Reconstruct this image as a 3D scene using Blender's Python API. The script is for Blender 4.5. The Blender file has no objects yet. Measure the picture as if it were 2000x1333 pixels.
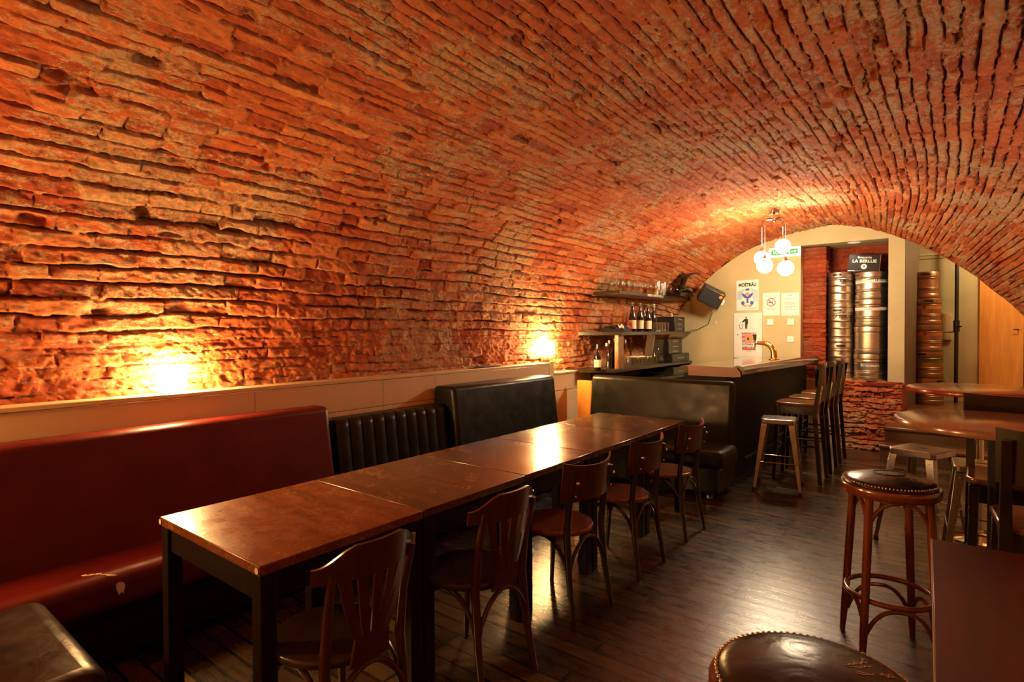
import bpy, math, random
import numpy as np
from mathutils import Vector, Matrix
random.seed(7)
S = bpy.context.scene
COL = S.collection
PI = math.pi
R_ = math.radians

# ------------------------------------------------------------------ camera
yaw, pit, rol, FPX = R_(38), R_(-0.97), R_(0.25), 1093.0
f0 = Vector((-math.sin(yaw), math.cos(yaw), 0)); r0 = Vector((math.cos(yaw), math.sin(yaw), 0)); u0 = Vector((0, 0, 1))
fw = f0 * math.cos(pit) + u0 * math.sin(pit); u1 = u0 * math.cos(pit) - f0 * math.sin(pit)
rt = r0 * math.cos(rol) - u1 * math.sin(rol); up = u1 * math.cos(rol) + r0 * math.sin(rol)
cd = bpy.data.cameras.new('camera'); cam = bpy.data.objects.new('camera', cd); COL.objects.link(cam)
cd.sensor_width = 36.0; cd.lens = 36.0 * FPX / 2000.0; cd.clip_start = 0.05; cd.clip_end = 60
m3 = Matrix((rt, up, -fw)).transposed()
cam.matrix_world = Matrix.Translation((0, 0, 1.5)) @ m3.to_4x4()
S.camera = cam

# ------------------------------------------------------------------ view, world, lights
S.view_settings.view_transform = 'Standard'; S.view_settings.look = 'None'
S.view_settings.gamma = 1.0; S.view_settings.use_curve_mapping = False
S.view_settings.exposure = 0.0
S.cycles.use_denoising = True
S.cycles.max_bounces = 7; S.cycles.diffuse_bounces = 4; S.cycles.glossy_bounces = 4
S.cycles.transmission_bounces = 7; S.cycles.transparent_max_bounces = 12
S.cycles.caustics_reflective = False; S.cycles.caustics_refractive = False
S.cycles.sample_clamp_indirect = 4.0
w = bpy.data.worlds.new('world'); S.world = w; w.use_nodes = True
w.node_tree.nodes['Background'].inputs[0].default_value = (0.9, 0.55, 0.35, 1)
w.node_tree.nodes['Background'].inputs[1].default_value = 0.002

WALL_LAMP_L = 370.0      # emission of the two cube lamps on the ledge
GLOBE_L = 215.0
def lamp_light(name, loc, watts, col, rad=0.06, typ='POINT', size=None, rot=None, spot=None):
    l = bpy.data.lights.new(name, typ); l.energy = watts; l.color = col
    if typ in ('POINT', 'SPOT'): l.shadow_soft_size = rad
    if typ == 'AREA': l.shape = 'DISK'; l.size = size
    if spot: l.spot_size = R_(spot); l.spot_blend = 0.8
    o = bpy.data.objects.new(name, l); o.location = loc
    if rot: o.rotation_euler = rot
    COL.objects.link(o); return o
WARM = (1.0, 0.50, 0.16); MILD = (1.0, 0.74, 0.46)
# ledge lamps of the same row that stand just left of the frame; the uplights are unseen fill added to brighten the vault
lamp_light('wall_light', (-3.33, -0.45, 1.34), 150, WARM)
UPL = (0, R_(152), 0)
lamp_light('fill_uplight', (1.30, 1.3, 1.55), 122, (1, .66, .38), .08, 'SPOT', rot=UPL, spot=125)
lamp_light('fill_uplight', (1.30, 4.3, 1.55), 110, (1, .66, .42), .08, 'SPOT', rot=UPL, spot=125)
lamp_light('fill_uplight', (1.25, -0.6, 1.55), 90, (1, .64, .36), .08, 'SPOT', rot=(R_(-18), R_(150), 0), spot=130)
lamp_light('fill_uplight', (1.20, 6.6, 1.50), 36, (1, .68, .46), .08, 'SPOT', rot=UPL, spot=125)
# corridor lamp behind the pier, recessed spot in the alcove soffit
lamp_light('corridor_light', (0.65, 8.85, 2.62), 40, (1, .74, .42), .1)
lamp_light('alcove_spot', (-1.02, 8.40, 2.61), 16, (1, .84, .62), .04, 'SPOT', rot=(R_(-8), 0, 0), spot=150)

# ------------------------------------------------------------------ material helpers
MATS = {}
def nmat(name):
    m = bpy.data.materials.new(name); m.use_nodes = True
    MATS[name] = m
    nt = m.node_tree; b = nt.nodes['Principled BSDF']
    return m, nt, b
def N(nt, t, **k):
    n = nt.nodes.new(t)
    for a, v in k.items():
        if a[0] == 'i' and a[1:].isdigit(): n.inputs[int(a[1:])].default_value = v
        else: setattr(n, a, v)
    return n
def L(nt, a, b): nt.links.new(a, b)
def rgba(c): return (c[0], c[1], c[2], 1)
def ramp(nt, fac, stops):
    r = N(nt, 'ShaderNodeValToRGB'); e = r.color_ramp.elements
    while len(e) < len(stops): e.new(0.5)
    for i, (p, c) in enumerate(stops):
        e[i].position = p; e[i].color = rgba(c) if len(c) == 3 else c
    L(nt, fac, r.inputs[0]); return r.outputs[0]
def noise(nt, vec, scale, detail=6, rough=.6, dist=0):
    n = N(nt, 'ShaderNodeTexNoise'); n.inputs['Scale'].default_value = scale
    n.inputs['Detail'].default_value = detail; n.inputs['Roughness'].default_value = rough
    n.inputs['Distortion'].default_value = dist
    if vec is not None: L(nt, vec, n.inputs['Vector'])
    return n.outputs['Fac']
def mapping(nt, scale=(1, 1, 1), coord='Object', rot=(0, 0, 0)):
    tc = N(nt, 'ShaderNodeTexCoord'); mp = N(nt, 'ShaderNodeMapping')
    mp.inputs['Scale'].default_value = scale; mp.inputs['Rotation'].default_value = rot
    L(nt, tc.outputs[coord], mp.inputs[0]); return mp.outputs[0]
def bump(nt, b, h, strength=.3, dist=.01, prev=None):
    n = N(nt, 'ShaderNodeBump'); n.inputs['Strength'].default_value = strength; n.inputs['Distance'].default_value = dist
    L(nt, h, n.inputs['Height'])
    if prev is not None: L(nt, prev, n.inputs['Normal'])
    L(nt, n.outputs[0], b.inputs['Normal']); return n.outputs[0]
def plain(name, c, rough=.5, metal=0, var=.12, scale=8, bmp=0, bscale=60, coat=0, coord='Object', spec=.5):
    m, nt, b = nmat(name); b.inputs['Specular IOR Level'].default_value = spec
    v = mapping(nt, coord=coord)
    f = noise(nt, v, scale, 5)
    c2 = tuple(min(1, x * (1 + var)) for x in c); c1 = tuple(x * (1 - var) for x in c)
    L(nt, ramp(nt, f, [(.3, c1), (.7, c2)]), b.inputs['Base Color'])
    b.inputs['Roughness'].default_value = rough; b.inputs['Metallic'].default_value = metal
    if coat: b.inputs['Coat Weight'].default_value = coat; b.inputs['Coat Roughness'].default_value = .12
    if bmp: bump(nt, b, noise(nt, v, bscale, 4), bmp, .004)
    return m
def woodm(name, c1, c2, rough=.35, axis='x', scale=1.0, coat=.3, wear=None, bmp=.08, spec=.5):
    m, nt, b = nmat(name); b.inputs['Specular IOR Level'].default_value = spec
    st = {'x': (1.2, 14, 14), 'y': (14, 1.2, 14), 'z': (14, 14, 1.2)}[axis]
    v = mapping(nt, tuple(s * scale for s in st))
    f = noise(nt, v, 2.5, 7, .65, .6)
    col = ramp(nt, f, [(.3, c1), (.68, c2)])
    if wear:
        v2 = mapping(nt)
        n1 = noise(nt, v2, 4, 8, .72, .4)
        n2 = noise(nt, v2, 55, 3, .7)
        mm = N(nt, 'ShaderNodeMath', operation='MULTIPLY'); L(nt, n1, mm.inputs[0]); L(nt, n2, mm.inputs[1])
        k = ramp(nt, mm.outputs[0], [(.27, (0, 0, 0)), (.40, (.75, .75, .75))])
        mx = N(nt, 'ShaderNodeMix', data_type='RGBA'); L(nt, k, mx.inputs['Factor'])
        L(nt, col, mx.inputs[6]); mx.inputs[7].default_value = rgba(wear); col = mx.outputs[2]
        rr = ramp(nt, n1, [(.35, (rough * .75,) * 3), (.7, (rough * 1.5,) * 3)]); L(nt, rr, b.inputs['Roughness'])
    else: b.inputs['Roughness'].default_value = rough
    L(nt, col, b.inputs['Base Color'])
    b.inputs['Coat Weight'].default_value = coat; b.inputs['Coat Roughness'].default_value = .15
    bump(nt, b, f, bmp, .003)
    return m
def leather(name, c, rough=.33, crease=.25, spec=.4):
    m, nt, b = nmat(name); b.inputs['Specular IOR Level'].default_value = spec; v = mapping(nt)
    f = noise(nt, v, 3, 4)
    L(nt, ramp(nt, f, [(.3, tuple(x * .8 for x in c)), (.7, tuple(min(1, x * 1.2) for x in c))]), b.inputs['Base Color'])
    L(nt, ramp(nt, noise(nt, v, 9, 5), [(.3, (rough * .8,) * 3), (.7, (rough * 1.3,) * 3)]), b.inputs['Roughness'])
    p = bump(nt, b, noise(nt, v, 260, 2), .12, .002)
    bump(nt, b, noise(nt, v, 7, 3, .5, .8), crease, .02, p)
    return m
def emis(name, c, s, base=(.9, .9, .9)):
    m, nt, b = nmat(name)
    b.inputs['Base Color'].default_value = rgba(base); b.inputs['Emission Color'].default_value = rgba(c)
    b.inputs['Emission Strength'].default_value = s
    return m
def glassm(name, c=(1, 1, 1)):
    m, nt, b = nmat(name); nt.nodes.remove(b)
    tr_ = N(nt, 'ShaderNodeBsdfTransparent'); tr_.inputs[0].default_value = (.93, .95, .93, 1)
    gl_ = N(nt, 'ShaderNodeBsdfGlossy'); gl_.inputs['Roughness'].default_value = .06; gl_.inputs[0].default_value = (1, 1, 1, 1)
    lw = N(nt, 'ShaderNodeLayerWeight'); lw.inputs['Blend'].default_value = .35
    f = ramp(nt, lw.outputs['Facing'], [(0, (.07, .07, .07)), (.6, (.16, .16, .16)), (1, (.8, .8, .8))])
    mx_ = N(nt, 'ShaderNodeMixShader'); L(nt, f, mx_.inputs[0]); L(nt, tr_.outputs[0], mx_.inputs[1]); L(nt, gl_.outputs[0], mx_.inputs[2])
    L(nt, mx_.outputs[0], nt.nodes['Material Output'].inputs[0])
    return m

def brickmat(name, pal, mort, plaster=.5, speck=1.0):
    m, nt, b = nmat(name)
    v = mapping(nt)
    at = N(nt, 'ShaderNodeAttribute', attribute_name='brick'); sp = N(nt, 'ShaderNodeSeparateColor'); L(nt, at.outputs['Color'], sp.inputs[0])
    rnd, jnt, plm = sp.outputs[0], sp.outputs[1], sp.outputs[2]
    col = ramp(nt, rnd, [(0, pal[0]), (.35, pal[1]), (.7, pal[2]), (1, pal[3])])
    n1 = noise(nt, v, 22, 8, .7)
    mx = N(nt, 'ShaderNodeMix', data_type='RGBA', blend_type='MULTIPLY'); mx.inputs['Factor'].default_value = .75
    L(nt, col, mx.inputs[6]); L(nt, ramp(nt, n1, [(.3, (.60, .52, .46)), (.7, (1.25, 1.18, 1.05))]), mx.inputs[7])
    # lime and mortar smears, in patches
    n2 = noise(nt, v, 1.6, 3); n3 = noise(nt, mapping(nt, (1, .6, 1)), 95, 6, .8); n4 = noise(nt, mapping(nt, (1, .35, 1)), 26, 4, .7)
    a = N(nt, 'ShaderNodeMath', operation='MULTIPLY'); L(nt, n2, a.inputs[0]); L(nt, n3, a.inputs[1])
    a2 = N(nt, 'ShaderNodeMath', operation='MULTIPLY'); L(nt, a.outputs[0], a2.inputs[0]); L(nt, n4, a2.inputs[1])
    a3 = N(nt, 'ShaderNodeMath', operation='MULTIPLY_ADD'); L(nt, plm, a3.inputs[0]); a3.inputs[1].default_value = .045; L(nt, a2.outputs[0], a3.inputs[2])
    sm = ramp(nt, a3.outputs[0], [(.145, (0, 0, 0)), (.160, (plaster,) * 3)])
    mo = ramp(nt, noise(nt, v, 45, 4), [(.35, tuple(x * .55 for x in mort)), (.65, mort)])
    m2 = N(nt, 'ShaderNodeMix', data_type='RGBA'); L(nt, sm, m2.inputs['Factor']); L(nt, mx.outputs[2], m2.inputs[6]); L(nt, mo, m2.inputs[7])
    # joints: mortar with brick dust
    jn = N(nt, 'ShaderNodeMath', operation='MULTIPLY_ADD'); L(nt, n3, jn.inputs[0]); jn.inputs[1].default_value = .9; L(nt, jnt, jn.inputs[2])
    jf = ramp(nt, jn.outputs[0], [(.80, (0, 0, 0)), (1.0, (.6, .6, .6))])
    mj = ramp(nt, noise(nt, v, 14, 6, .75), [(.45, (.46, .12, .035)), (.62, mort)])
    m3_ = N(nt, 'ShaderNodeMix', data_type='RGBA'); L(nt, jf, m3_.inputs['Factor']); L(nt, m2.outputs[2], m3_.inputs[6]); L(nt, mj, m3_.inputs[7])
    L(nt, m3_.outputs[2], b.inputs['Base Color'])
    b.inputs['Roughness'].default_value = .78; b.inputs['Specular IOR Level'].default_value = .35
    p = bump(nt, b, n1, 1.0, .022)
    bump(nt, b, n3, 1.0, .016, p)
    return m

PAL = [(.52, .085, .020), (.70, .15, .036), (.80, .21, .055), (.88, .34, .12)]
MORT = (.86, .58, .32)
M_brick = brickmat('vault_brick', PAL, MORT, .8)
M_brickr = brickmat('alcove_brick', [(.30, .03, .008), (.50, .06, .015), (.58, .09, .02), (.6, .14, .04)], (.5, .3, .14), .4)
M_plaster = plain('khaki_plaster', (.52, .43, .22), .6, var=.08, scale=3, bmp=.1)
M_cream = plain('cream_panel_paint', (.68, .51, .29), .45, var=.06, scale=2, bmp=.05)
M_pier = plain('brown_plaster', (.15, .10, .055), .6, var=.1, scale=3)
M_dark = plain('black_lacquer', (.008, .007, .006), .4, spec=.2)
M_blk = plain('black_plastic', (.015, .014, .012), .35)
M_chairred = woodm('red_brown_bentwood', (.034, .008, .0035), (.07, .017, .006), .28, 'z', 1, .5)
M_chairdk = woodm('dark_bentwood', (.012, .005, .003), (.028, .010, .005), .28, 'z', 1, .5)
M_seatwood = woodm('seat_plywood', (.13, .035, .012), (.24, .07, .022), .25, 'x', 1, .6)
M_table = woodm('worn_table_wood', (.10, .028, .008), (.20, .065, .018), .27, 'x', .6, .25, wear=(.42, .20, .07))
M_table2 = woodm('worn_table_wood_dark', (.055, .022, .008), (.12, .048, .014), .22, 'x', .6, .3, wear=(.40, .20, .08))
M_tabledk = woodm('table_base_wood', (.006, .004, .003), (.014, .008, .004), .45, 'z', 1, 0, spec=.15)
M_round = woodm('round_table_veneer', (.24, .10, .045), (.40, .20, .10), .2, 'y', .5, .5)
M_redt = woodm('mahogany_tabletop', (.040, .011, .005), (.10, .024, .011), .38, 'y', .5, .1, spec=.3)
M_rededge = plain('red_lacquer_edge', (.35, .03, .02), .25, coat=.4)
M_leatherred = leather('red_leather', (.095, .007, .004), .40, .12, .3)
M_leatherblk = leather('black_leather', (.009, .010, .006), .36, .12, .3)
M_leatherbrn = leather('dark_brown_leather', (.035, .02, .012), .25)
M_leathertan = leather('bronze_leather', (.020, .011, .005), .34, .3, .4)
M_foam = plain('torn_foam', (.75, .6, .45), .8)
M_steel = plain('keg_steel', (.62, .53, .40), .36, 1, var=.18, scale=5, bmp=.04, bscale=30)
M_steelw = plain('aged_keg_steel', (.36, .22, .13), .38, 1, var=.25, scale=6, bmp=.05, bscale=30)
M_galv = plain('galvanised_steel', (.42, .38, .36), .26, 1, var=.15, scale=18, bmp=.04, bscale=40)
M_chrome = plain('chrome', (.75, .73, .7), .08, 1, var=.03)
M_brass = plain('polished_brass', (.80, .55, .16), .16, 1, var=.05)
M_nail = plain('nail_heads', (.55, .48, .36), .25, 1, var=.05)
M_white = plain('white_plastic', (.78, .74, .66), .4, var=.03)
M_paper = plain('white_paper', (.80, .77, .68), .7, var=.03)
M_ink = plain('black_ink', (.015, .015, .015), .6)
M_inkg = plain('grey_ink', (.22, .21, .19), .6)
M_inkr = plain('red_ink', (.62, .05, .04), .6)
M_inkb = plain('blue_ink', (.06, .10, .35), .6)
M_inklb = plain('pale_blue_ink', (.42, .56, .62), .6)
M_inkp = plain('pink_ink', (.80, .30, .28), .6)
M_inko = plain('orange_ink', (.80, .28, .05), .6)
M_inky = plain('yellow_ink', (.78, .55, .10), .6)
M_inkt = plain('teal_ink', (.08, .35, .33), .6)
M_green = emis('exit_green', (.02, .35, .10), .35, (.02, .35, .12))
M_whitel = emis('exit_white', (1, .9, .75), .5, (.9, .85, .75))
M_shelf = woodm('dark_stained_shelf', (.018, .014, .009), (.045, .035, .02), .3, 'y', .8, .2)
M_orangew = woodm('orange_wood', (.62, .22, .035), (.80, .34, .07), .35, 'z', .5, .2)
M_redwood = woodm('red_brown_board', (.15, .04, .03), (.26, .08, .06), .35, 'x', .6, .3)
M_counter = plain('polished_brown_counter', (.10, .07, .03), .10, coat=.6)
M_barbody = plain('dark_green_bar_panel', (.008, .008, .005), .5, spec=.15)
M_barrail = woodm('glossy_bar_rail', (.03, .016, .009), (.075, .035, .016), .15, 'y', .6, .8)
M_glass = glassm('clear_glass')
M_bottle = plain('black_bottle_glass', (.008, .006, .004), .06, coat=.8)
M_label = plain('cream_label', (.75, .62, .38), .6)
M_beer = plain('amber_liquid', (.60, .25, .05), .2)
M_shade = emis('lit_glass_shade', (1.0, .56, .20), WALL_LAMP_L)
M_globe = emis('lit_globe', (1.0, .80, .52), GLOBE_L)
M_globedim = emis('dim_globe', (1.0, .66, .36), 14.0)
M_cloth = plain('black_cloth', (.012, .012, .014), .85)
M_step = woodm('step_wood', (.12, .05, .018), (.24, .11, .04), .3, 'x', .5, .4)
M_stepr = woodm('step_riser_wood', (.07, .035, .015), (.13, .07, .03), .4, 'x', .5, .2)

# floor planks
m, nt, b = nmat('floor_planks'); M_floor = m
tc = N(nt, 'ShaderNodeTexCoord')
br = N(nt, 'ShaderNodeTexBrick'); br.offset = .37; br.offset_frequency = 3
for k, v in (('Scale', 1.0), ('Mortar Size', .008), ('Mortar Smooth', .2), ('Bias', 0.0), ('Brick Width', .95), ('Row Height', .095)):
    br.inputs[k].default_value = v
br.inputs['Color1'].default_value = (0, 0, 0, 1); br.inputs['Color2'].default_value = (1, 1, 1, 1); br.inputs['Mortar'].default_value = (.5, .5, .5, 1)
L(nt, tc.outputs['Object'], br.inputs['Vector'])
cR = ramp(nt, br.outputs['Color'], [(0, (.022, .013, .005)), (.5, (.056, .036, .014)), (1, (.105, .070, .030))])
g = noise(nt, mapping(nt, (1.5, 26, 1)), 3, 8, .7, .5)
mx = N(nt, 'ShaderNodeMix', data_type='RGBA', blend_type='MULTIPLY'); mx.inputs['Factor'].default_value = .8
L(nt, cR, mx.inputs[6]); L(nt, ramp(nt, g, [(.3, (.45, .42, .4)), (.7, (1.4, 1.35, 1.3))]), mx.inputs[7])
m2 = N(nt, 'ShaderNodeMix', data_type='RGBA'); L(nt, br.outputs['Fac'], m2.inputs['Factor']); L(nt, mx.outputs[2], m2.inputs[6]); m2.inputs[7].default_value = (.008, .005, .003, 1)
L(nt, m2.outputs[2], b.inputs['Base Color'])
L(nt, ramp(nt, noise(nt, mapping(nt, (1, 4, 1)), 6, 8, .7), [(.3, (.16,) * 3), (.7, (.42,) * 3)]), b.inputs['Roughness'])
b.inputs['Coat Weight'].default_value = .8; b.inputs['Coat Roughness'].default_value = .20
iv = N(nt, 'ShaderNodeMath', operation='SUBTRACT'); iv.inputs[0].default_value = 1; L(nt, br.outputs['Fac'], iv.inputs[1])
p = bump(nt, b, iv.outputs[0], 1.0, .006)
L(nt, bump(nt, b, g, .28, .003, p), b.inputs['Coat Normal'])

# ------------------------------------------------------------------ mesh builder
def rotm(rx=0, ry=0, rz=0): return Matrix.Rotation(rz, 4, 'Z') @ Matrix.Rotation(ry, 4, 'Y') @ Matrix.Rotation(rx, 4, 'X')
def T(x, y, z): return Matrix.Translation((x, y, z))
class MB:
    def __init__(s): s.v = []; s.f = []
    def add(s, vs, fs, M=None):
        k = len(s.v)
        if M is not None: vs = [M @ Vector(v) for v in vs]
        s.v += [tuple(v) for v in vs]; s.f += [tuple(i + k for i in f) for f in fs]; return s
    def box(s, c, d, M=None):
        x, y, z = c; a, b_, h = d[0] / 2, d[1] / 2, d[2] / 2
        vs = [(x + i * a, y + j * b_, z + k * h) for k in (-1, 1) for j in (-1, 1) for i in (-1, 1)]
        return s.add(vs, [(0, 2, 3, 1), (4, 5, 7, 6), (0, 1, 5, 4), (2, 6, 7, 3), (0, 4, 6, 2), (1, 3, 7, 5)], M)
    def b2(s, x0, x1, y0, y1, z0, z1, M=None):
        return s.box(((x0 + x1) / 2, (y0 + y1) / 2, (z0 + z1) / 2), (x1 - x0, y1 - y0, z1 - z0), M)
    def hexa(s, p, M=None):   # 4 bottom pts ccw + 4 top pts
        return s.add(p, [(3, 2, 1, 0), (4, 5, 6, 7), (0, 1, 5, 4), (1, 2, 6, 5), (2, 3, 7, 6), (3, 0, 4, 7)], M)
    def prism(s, poly, z0, z1, M=None):
        n = len(poly)
        vs = [(x, y, z0) for x, y in poly] + [(x, y, z1) for x, y in poly]
        fs = [tuple(range(n))[::-1], tuple(range(n, 2 * n))] + [(i, (i + 1) % n, n + (i + 1) % n, n + i) for i in range(n)]
        return s.add(vs, fs, M)
    def lathe(s, prof, n=24, M=None, cap=True):
        vs = []; fs = []
        for r, z in prof:
            for i in range(n):
                a = 2 * PI * i / n; vs.append((r * math.cos(a), r * math.sin(a), z))
        for k in range(len(prof) - 1):
            for i in range(n):
                j = (i + 1) % n; fs.append((k * n + i, k * n + j, (k + 1) * n + j, (k + 1) * n + i))
        if cap:
            fs.append(tuple(range(n))[::-1]); q = (len(prof) - 1) * n; fs.append(tuple(range(q, q + n)))
        return s.add(vs, fs, M)
    def cyl(s, c, r, z0, z1, n=20, M=None):
        return s.lathe([(r, z0), (r, z1)], n, (M or Matrix()) @ T(c[0], c[1], 0))
    def tube(s, pts, r, n=10, closed=False, M=None, flat=1.0):
        pts = [Vector(p) for p in pts]; m_ = len(pts)
        rr = r if isinstance(r, (list, tuple)) else [r] * m_
        vs = []; prev = None
        for i, p in enumerate(pts):
            a = pts[(i - 1) % m_] if (closed or i > 0) else p; b_ = pts[(i + 1) % m_] if (closed or i < m_ - 1) else p
            t = (b_ - a).normalized()
            if prev is None:
                ref = Vector((0, 0, 1)) if abs(t.z) < .9 else Vector((1, 0, 0))
                nx = t.cross(ref).normalized()
            else: nx = (prev - t * prev.dot(t)).normalized()
            prev = nx; ny = t.cross(nx)
            for k in range(n):
                an = 2 * PI * k / n; vs.append(p + (nx * math.cos(an) + ny * math.sin(an) * flat) * rr[i])
        fs = []
        for i in range(m_ if closed else m_ - 1):
            j = (i + 1) % m_
            for k in range(n):
                l = (k + 1) % n; fs.append((i * n + k, i * n + l, j * n + l, j * n + k))
        if not closed: fs += [tuple(range(n))[::-1], tuple(range((m_ - 1) * n, m_ * n))]
        return s.add(vs, fs, M)
    def ball(s, c, r, n=14, sc=(1, 1, 1), M=None):
        k = n // 2 + 1; prof = []
        for i in range(k):
            a = -PI / 2 + PI * i / (k - 1); prof.append((max(1e-4, r * math.cos(a)), r * math.sin(a)))
        return s.lathe(prof, n, (M or Matrix()) @ T(*c) @ Matrix.Diagonal((*sc, 1)))
    def grid(s, fn, nu, nv, M=None, flip=False):
        vs = [fn(i / (nu - 1), j / (nv - 1)) for j in range(nv) for i in range(nu)]
        fs = [(j * nu + i, j * nu + i + 1, (j + 1) * nu + i + 1, (j + 1) * nu + i) for j in range(nv - 1) for i in range(nu - 1)]
        if flip: fs = [f[::-1] for f in fs]
        return s.add(vs, fs, M)
    def slab(s, fn, th, nu, nv, M=None):   # grid with thickness along given normal fn -> (point, normal)
        A = []; B = []
        for j in range(nv):
            for i in range(nu):
                p, n_ = fn(i / (nu - 1), j / (nv - 1)); p = Vector(p); n_ = Vector(n_)
                A.append(p + n_ * th / 2); B.append(p - n_ * th / 2)
        k = nu * nv; fs = []
        I = lambda i, j: j * nu + i
        for j in range(nv - 1):
            for i in range(nu - 1):
                fs.append((I(i, j), I(i + 1, j), I(i + 1, j + 1), I(i, j + 1)))
                fs.append((k + I(i, j + 1), k + I(i + 1, j + 1), k + I(i + 1, j), k + I(i, j)))
        for i in range(nu - 1):
            fs.append((I(i + 1, 0), I(i, 0), k + I(i, 0), k + I(i + 1, 0))); fs.append((I(i, nv - 1), I(i + 1, nv - 1), k + I(i + 1, nv - 1), k + I(i, nv - 1)))
        for j in range(nv - 1):
            fs.append((I(0, j), I(0, j + 1), k + I(0, j + 1), k + I(0, j))); fs.append((I(nu - 1, j + 1), I(nu - 1, j), k + I(nu - 1, j), k + I(nu - 1, j + 1)))
        return s.add(A + B, fs, M)
    def mesh(s, name):
        me = bpy.data.meshes.new(name); me.from_pydata(s.v, [], s.f); me.validate(); me.update(); return me
    def build(s, name, mat, parent=None, bev=0, seg=2, smooth=40, sub=0):
        me = s.mesh(name); me.materials.append(mat)
        if smooth:
            me.polygons.foreach_set('use_smooth', [True] * len(me.polygons))
            me.set_sharp_from_angle(angle=R_(smooth))
        o = bpy.data.objects.new(name, me); COL.objects.link(o)
        if parent: o.parent = parent
        if bev:
            md = o.modifiers.new('bevel', 'BEVEL'); md.width = bev; md.segments = seg; md.limit_method = 'ANGLE'; md.angle_limit = R_(35)
            me.polygons.foreach_set('use_smooth', [True] * len(me.polygons))
        if sub:
            md = o.modifiers.new('sub', 'SUBSURF'); md.levels = sub; md.render_levels = sub
        return o

def tag(o, label, cat, group=None):
    o['label'] = label; o['category'] = cat
    if group: o['group'] = group
    return o
def thing(name, label, cat, loc=(0, 0, 0), rz=0, group=None):
    o = bpy.data.objects.new(name, None); o.empty_display_size = .1; COL.objects.link(o)
    o.location = loc; o.rotation_euler = (0, 0, rz); return tag(o, label, cat, group)
def struct(o): o['kind'] = 'structure'; return o
def kids(o): return [c for c in bpy.data.objects if c.parent is o]
def dup(root, loc, rz=None, label=None, group=None, rot=None):
    def cp(o, par):
        c = o.copy(); COL.objects.link(c); c.parent = par
        for k in list(o.children): cp(k, c)
        return c
    r = cp(root, None); r.location = loc
    if rz is not None: r.rotation_euler = (r.rotation_euler[0], r.rotation_euler[1], rz)
    if rot is not None: r.rotation_euler = rot
    if label: r['label'] = label
    if group: r['group'] = group
    return r
def text_mesh(txt, size, bold=0.0):
    cu = bpy.data.curves.new('t', 'FONT'); cu.body = txt; cu.size = size; cu.align_x = 'CENTER'; cu.align_y = 'CENTER'
    cu.offset = bold * size; cu.resolution_u = 3
    o = bpy.data.objects.new('t', cu); COL.objects.link(o)
    dg = bpy.context.evaluated_depsgraph_get(); me = bpy.data.meshes.new_from_object(o.evaluated_get(dg))
    vs = [tuple(v.co) for v in me.vertices]; fs = [tuple(p.vertices) for p in me.polygons]
    bpy.data.objects.remove(o); bpy.data.curves.remove(cu); bpy.data.meshes.remove(me)
    return vs, fs
def text(txt, size, mat, M, parent, name='lettering', bold=.0, sx=1.0):
    vs, fs = text_mesh(txt, size, bold); b_ = MB()
    vs2 = [(x * sx, y, 0.0) for x, y, z in vs]
    b_.add(vs2, fs, M); return b_.build(name, mat, parent, smooth=0)
def text_cyl(mb, txt, size, rad, ang, z, bold=.02, sx=1.0):
    vs, fs = text_mesh(txt, size, bold)
    mb.add([(rad * math.cos(ang + x * sx / rad), rad * math.sin(ang + x * sx / rad), z + y) for x, y, _ in vs], fs)

# ------------------------------------------------------------------ numpy noise + brick height field
def vnoise(x, y, seed):
    x = np.asarray(x, float); y = np.asarray(y, float)
    xi = np.floor(x).astype(np.int64); yi = np.floor(y).astype(np.int64); xf = x - xi; yf = y - yi
    def h(a, b_):
        n = (a * 374761393 + b_ * 668265263 + seed * 974634777) & 0xffffffff
        n = ((n ^ (n >> 13)) * 1274126177) & 0xffffffff
        return ((n ^ (n >> 16)) & 0xffffff) / float(0xffffff)
    u = xf * xf * (3 - 2 * xf); v = yf * yf * (3 - 2 * yf)
    return (h(xi, yi) * (1 - u) + h(xi + 1, yi) * u) * (1 - v) + (h(xi, yi + 1) * (1 - u) + h(xi + 1, yi + 1) * u) * v
def fbm(x, y, seed, o=4, g=.5):
    s = 0; a = 1; t = 0
    for k in range(o):
        s = s + a * vnoise(x * 2 ** k + 17.3 * k, y * 2 ** k - 9.1 * k, seed + k); t += a; a *= g
    return s / t * 2 - 1
def hash1(a, b_, seed):
    n = (a * 374761393 + b_ * 668265263 + seed * 974634777) & 0xffffffff
    n = ((n ^ (n >> 13)) * 1274126177) & 0xffffffff
    return ((n ^ (n >> 16)) & 0xffffff) / float(0xffffff)
def sm(a, b_, x): t = np.clip((x - a) / (b_ - a), 0, 1); return t * t * (3 - 2 * t)
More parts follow.
